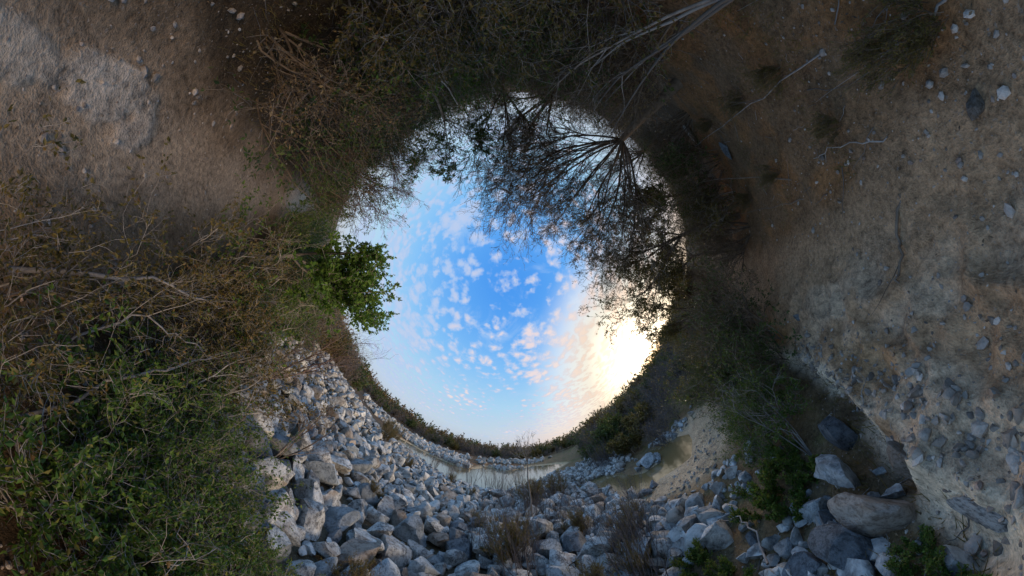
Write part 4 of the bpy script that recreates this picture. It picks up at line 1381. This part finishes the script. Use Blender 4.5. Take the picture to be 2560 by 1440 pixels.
def build_hills():
    rg = np.random.default_rng(52)
    CFH = dict(CFG_BARE, levels=4, seg=[4, 3, 2, 2], kids=[(6, 8), (4, 5), (2, 3)], leaf_from=2, rmin=0.006, leaves=[0, 0, 1, 0], sides=(4, 3, 3, 3))
    CFL = dict(CFH, levels=3, seg=[4, 3, 2], kids=[(8, 10), (5, 6)], leaves=[0, 3, 7], leaf_from=1)
    kinds = {
        'grey_scrub_bush': [one_mesh(shrub_parts(2000 + k, CFH, 9, 1.6, 0.022, 0.5, (0.10, 0.06), BARK_VIOLET, LEAF_DRY, 0.35)) for k in range(3)],
        'olive_scrub_bush': [one_mesh(shrub_parts(2100 + k, CFL, 10, 1.4, 0.02, 0.55, (0.15, 0.085), BARK_BROWN, LEAF_OLIVE, 0.4)) for k in range(3)],
        'dark_scrub_bush': [one_mesh(shrub_parts(2200 + k, CFL, 10, 1.5, 0.02, 0.55, (0.15, 0.085), BARK_BROWN, LEAF_DARK, 0.4)) for k in range(2)],
        'rusty_scrub_bush': [one_mesh(shrub_parts(2300 + k, CFL, 10, 1.3, 0.02, 0.5, (0.13, 0.07), BARK_RED, LEAF_RUST, 0.4)) for k in range(2)]}
    lab = {'grey_scrub_bush': ('leafless greyish bush', 'grey bushes of the hillside'),
           'olive_scrub_bush': ('olive leaved bush', 'olive bushes of the hillside'),
           'dark_scrub_bush': ('dark green bush', 'dark bushes of the hillside'),
           'rusty_scrub_bush': ('rusty yellow bush', 'rusty bushes of the hillside')}
    names = list(kinds)
    pr = [0.62, 0.13, 0.16, 0.09]
    put_n = 0
    done = []
    tries = 0
    while put_n < 480 and tries < 20000:
        tries += 1
        a = rg.uniform(-94, 84)
        az = math.radians(a)
        d = rg.uniform(7.0, 36) if (a > 22 or a < -60) else rg.uniform(34, 66)
        x, y = math.sin(az) * d, math.cos(az) * d
        if a > 24 and a < 84:
            dmin = np.interp(a, [24, 33, 40, 50, 60, 84], [13.6, 10.9, 9.4, 8.6, 8.0, 8.6])
        elif a > -12:
            dmin = 40
        elif a > -46:
            dmin = 38.0
        elif a > -60:
            dmin = 34
        else:
            dmin = np.interp(a, [-94, -82, -60], [8, 11.0, 15.5])
        if d < dmin:
            continue
        if float(line_dist(np.array([x]), np.array([y]), ROAD)[0]) < 1.3:
            continue
        gap = np.interp(d, [8, 20, 36, 66], [0.75, 1.15, 1.8, 2.3])
        if any((x - q[0]) ** 2 + (y - q[1]) ** 2 < gap * gap for q in done):
            continue
        done.append((x, y))
        kd = names[rg.choice(4, p=pr)]
        o = link(kd, kinds[kd][rg.integers(len(kinds[kd]))])
        s = (rg.uniform(0.8, 1.35) + (0.5 if rg.random() < 0.12 else 0.0)) * (0.8 if d < 12 else 1.0) * ((0.72 if d < 20 else 0.95) if a > 24 else 1.05)
        o.matrix_world = Matrix.Translation((x, y, th(x, y))) @ Matrix.Rotation(rg.uniform(0, 6.28), 4, 'Z') @ Matrix.Diagonal((s, s, s * rg.uniform(0.8, 1.15), 1))
        size = 'tall ' if s > 1.4 else ('low ' if s < 0.95 else '')
        tag(o, size + lab[kd][0] + ' ' + hill_place(a, d), 'bush', lab[kd][1])
        put_n += 1
    # the mass of scrub farther off
    VV, FF, MI, off = [], [], [], 0
    far = []
    mats = []
    for kd, sd, cfgx, lm, bk in (('a', 2500, CFH, LEAF_DRY, BARK_VIOLET), ('b', 2510, CFL, LEAF_OLIVE, BARK_BROWN), ('c', 2520, CFL, LEAF_DARK, BARK_BROWN)):
        cc = dict(cfgx, levels=3, seg=[3, 2, 2], kids=[(3, 4), (2, 2)], leaves=[0, 4, 3], leaf_from=1, rmin=0.016, sides=(3, 3, 3))
        V, F, LV, LF = shrub(sd, cc, 4, 1.6, 0.035, 0.6, (0.36, 0.22), 0.5)
        far.append((np.concatenate([V, LV]), np.concatenate([F, LF + len(V)]), np.concatenate([np.full(len(F), len(mats)), np.full(len(LF), len(mats) + 1)])))
        mats += [bk, lm]
    fa = rg.uniform(-97, 97, 520)
    fd = np.where((fa < 22) & (fa > -60), rg.uniform(44, 100, 520), rg.uniform(30, 75, 520))
    fx, fy = np.sin(np.radians(fa)) * fd, np.cos(np.radians(fa)) * fd
    fz = terrain(fx, fy)
    for k in range(520):
        a, d, x, y = fa[k], fd[k], fx[k], fy[k]
        V, F, mi = far[rg.choice(3, p=[0.62, 0.16, 0.22])]
        s = rg.uniform(1.1, 1.8) * (1.0 if d < 50 else 1.3)
        ra = rg.uniform(0, 6.28)
        c, sn = math.cos(ra) * s, math.sin(ra) * s
        Q = V @ np.array([[c, sn, 0], [-sn, c, 0], [0, 0, s]]) + np.array([x, y, fz[k]])
        VV.append(Q)
        FF.append(F + off)
        MI.append(mi)
        off += len(V)
    me = mesh_from('hillside_scrub', np.concatenate(VV), np.concatenate(FF), smooth=False)
    for m in mats:
        me.materials.append(m)
    me.polygons.foreach_set('material_index', np.concatenate(MI).astype(np.int32))
    o = link('hillside_scrub', me)
    tag(o, 'grey-brown scrub massed along the far hillside under the skyline', 'scrub', kind='stuff')


build_hills()


# ------------------------------------------------------------------ loose stones, litter and dry grass on the ground
def build_litter():
    rg = np.random.default_rng(61)
    # pebbles
    bm = bmesh.new()
    bmesh.ops.create_icosphere(bm, subdivisions=1, radius=1.0)
    V0 = np.array([v.co[:] for v in bm.verts])
    F0 = np.array([[v.index for v in f.verts] for f in bm.faces])
    bm.free()
    N = 14000
    a = rg.uniform(0, 2 * np.pi, N)
    d = 0.9 + 7.5 * rg.random(N) ** 1.6
    x, y = np.sin(a) * d, np.cos(a) * d
    s = y - np.interp(x, EDGE_X, EDGE_Y)
    rd = line_dist(x, y, ROAD)
    keep = (s < 0.25) | ((x > 1.5) & (y < 4.5))
    edge = np.exp(-((rd - 0.9) / 0.5) ** 2) + 0.35
    keep &= rg.random(N) < edge
    keep &= np.minimum(poly_sd(x, y, POOL_A), poly_sd(x, y, POOL_B)) > 0.05
    x, y = x[keep], y[keep]
    z = terrain(x, y)
    n = len(x)
    r = np.exp(rg.normal(-5.15, 0.6, n))
    r = np.clip(r, 0.003, 0.03)
    ax = rg.uniform(0.6, 1.3, (n, 3)) * np.array([1.2, 1.0, 0.7])
    jit = rg.uniform(0.75, 1.25, (n, len(V0), 1))
    ra = rg.uniform(0, 6.28, n)
    P = V0[None] * jit * ax[:, None] * r[:, None, None]
    c, sn = np.cos(ra)[:, None], np.sin(ra)[:, None]
    P = np.stack([P[..., 0] * c - P[..., 1] * sn, P[..., 0] * sn + P[..., 1] * c, P[..., 2]], -1)
    P += np.stack([x, y, z + r * 0.3], -1)[:, None]
    F = (F0[None] + (np.arange(n) * len(V0))[:, None, None]).reshape(-1, 3)
    me = mesh_from('pebbles', P.reshape(-1, 3), None, F, smooth=False)
    o = link('pebbles', me, [mat_rock('pebble_stone', (0.20, 0.15, 0.115), (0.55, 0.46, 0.38), (0.32, 0.18, 0.12), 0.15)])
    tag(o, 'small pale pebbles scattered over the dirt road and bank', 'pebbles', kind='stuff')
    # leaf litter and twigs
    N = 80000
    a = rg.uniform(0, 2 * np.pi, N)
    d = 0.9 + 8.5 * rg.random(N) ** 1.3
    x, y = np.sin(a) * d, np.cos(a) * d
    s = y - np.interp(x, EDGE_X, EDGE_Y)
    rd = line_dist(x, y, ROAD)
    keep = (rg.random(N) < sstep(rd + 0.8 * fbm(x, y, 3, 19), 0.45, 1.5) + 0.03) & ((s < 0) | ((x > 1.2) & (y < 2.2)) | (x < -0.8) & (y < 1.3))
    x, y = x[keep], y[keep]
    z = terrain(x, y)
    n = len(x)
    P = np.stack([x, y, z + rg.uniform(0.003, 0.02, n)], -1)
    D = np.concatenate([rg.normal(size=(n, 2)), rg.normal(0, 0.25, (n, 1))], 1)
    D /= np.linalg.norm(D, axis=1, keepdims=True)
    S = np.cross(D, np.array([0, 0, 1.0]) + rg.normal(0, 0.35, (n, 3)))
    S /= np.linalg.norm(S, axis=1, keepdims=True)
    l = rg.uniform(0.008, 0.024, (n, 1))
    w = l * rg.uniform(0.25, 0.6, (n, 1))
    up = np.array([0, 0, 1.0])
    V = np.stack([P, P + D * l * 0.5 + S * w * 0.5 + up * w * 0.2, P + D * l, P + D * l * 0.5 - S * w * 0.5 + up * w * 0.2], 1).reshape(-1, 3)
    me = mesh_from('leaf_litter', V, np.arange(4 * n).reshape(n, 4), smooth=False)
    o = link('leaf_litter', me, [mat_leaf('fallen_leaf', [(0.0, (0.06, 0.036, 0.02, 1)), (0.5, (0.15, 0.095, 0.055, 1)), (0.85, (0.22, 0.14, 0.07, 1)), (1.0, (0.34, 0.25, 0.17, 1))], 0.0)])
    tag(o, 'dry brown leaf litter strewn under the thicket and along the bank', 'leaf litter', kind='stuff')
    # dry sticks
    lines = []
    for _ in range(700):
        a = rg.uniform(0, 2 * np.pi)
        d = rg.uniform(1.1, 7)
        px, py = math.sin(a) * d, math.cos(a) * d
        if py > 1.2 and px < 1.2:
            continue
        if float(line_dist(np.array([px]), np.array([py]), ROAD)[0]) < 0.75:
            continue
        if float(min(poly_sd(np.array([px]), np.array([py]), POOL_B)[0], 9)) < 0.1:
            continue
        L = rg.uniform(0.08, 0.5)
        b = rg.uniform(0, 6.28)
        t = np.linspace(0, 1, 5)
        q = np.stack([px + math.cos(b) * L * t, py + math.sin(b) * L * t, np.zeros(5)], 1) + rg.normal(0, 0.01, (5, 3)) * 1.0
        q[:, 2] = terrain(q[:, 0], q[:, 1]) + 0.008 + abs(rg.normal(0, 0.03)) * t
        lines.append((q, rg.uniform(0.002, 0.006), 0.0015, 1))
    V, F = tubes(lines, (4, 4))
    o = link('twig_litter', mesh_from('twig_litter', V, F), [BARK_GREY])
    tag(o, 'fine dry twigs lying on the ground of the clearing', 'twigs', kind='stuff')
    # dry grass on verges and between the rocks
    N = 60000
    a = rg.uniform(0, 2 * np.pi, N)
    d = 1.0 + 9 * rg.random(N) ** 1.5
    x, y = np.sin(a) * d, np.cos(a) * d
    s = y - np.interp(x, EDGE_X, EDGE_Y)
    rd = line_dist(x, y, ROAD)
    m = fbm(x * 1.3, y * 1.3, 3, 29)
    keep = (m > 0.06) & (rd > 0.8) & (np.minimum(poly_sd(x, y, POOL_A), poly_sd(x, y, POOL_B)) > 0.25)
    x, y = x[keep], y[keep]
    n = len(x)
    P = np.stack([x, y, terrain(x, y) - 0.01], -1)
    D = np.concatenate([rg.normal(0, 0.45, (n, 2)), np.ones((n, 1))], 1)
    D /= np.linalg.norm(D, axis=1, keepdims=True)
    S = np.cross(D, rg.normal(size=(n, 3)))
    S /= np.linalg.norm(S, axis=1, keepdims=True)
    l = rg.uniform(0.05, 0.16, (n, 1))
    w = 0.004
    bend = np.concatenate([rg.normal(0, 0.3, (n, 2)), -np.full((n, 1), 0.15)], 1) * l
    Mid = P + D * l * 0.85 + bend * 0.6
    w = 0.0028
    V = np.stack([P - S * w, P + S * w, Mid + S * w * 0.35, Mid - S * w * 0.35], 1).reshape(-1, 3)
    me = mesh_from('dry_grass', V, np.arange(4 * n).reshape(n, 4), smooth=False)
    o = link('dry_grass', me, [LEAF_RUST])
    tag(o, 'sparse olive and straw coloured grass tufts along the verges', 'grass', kind='stuff')


build_litter()
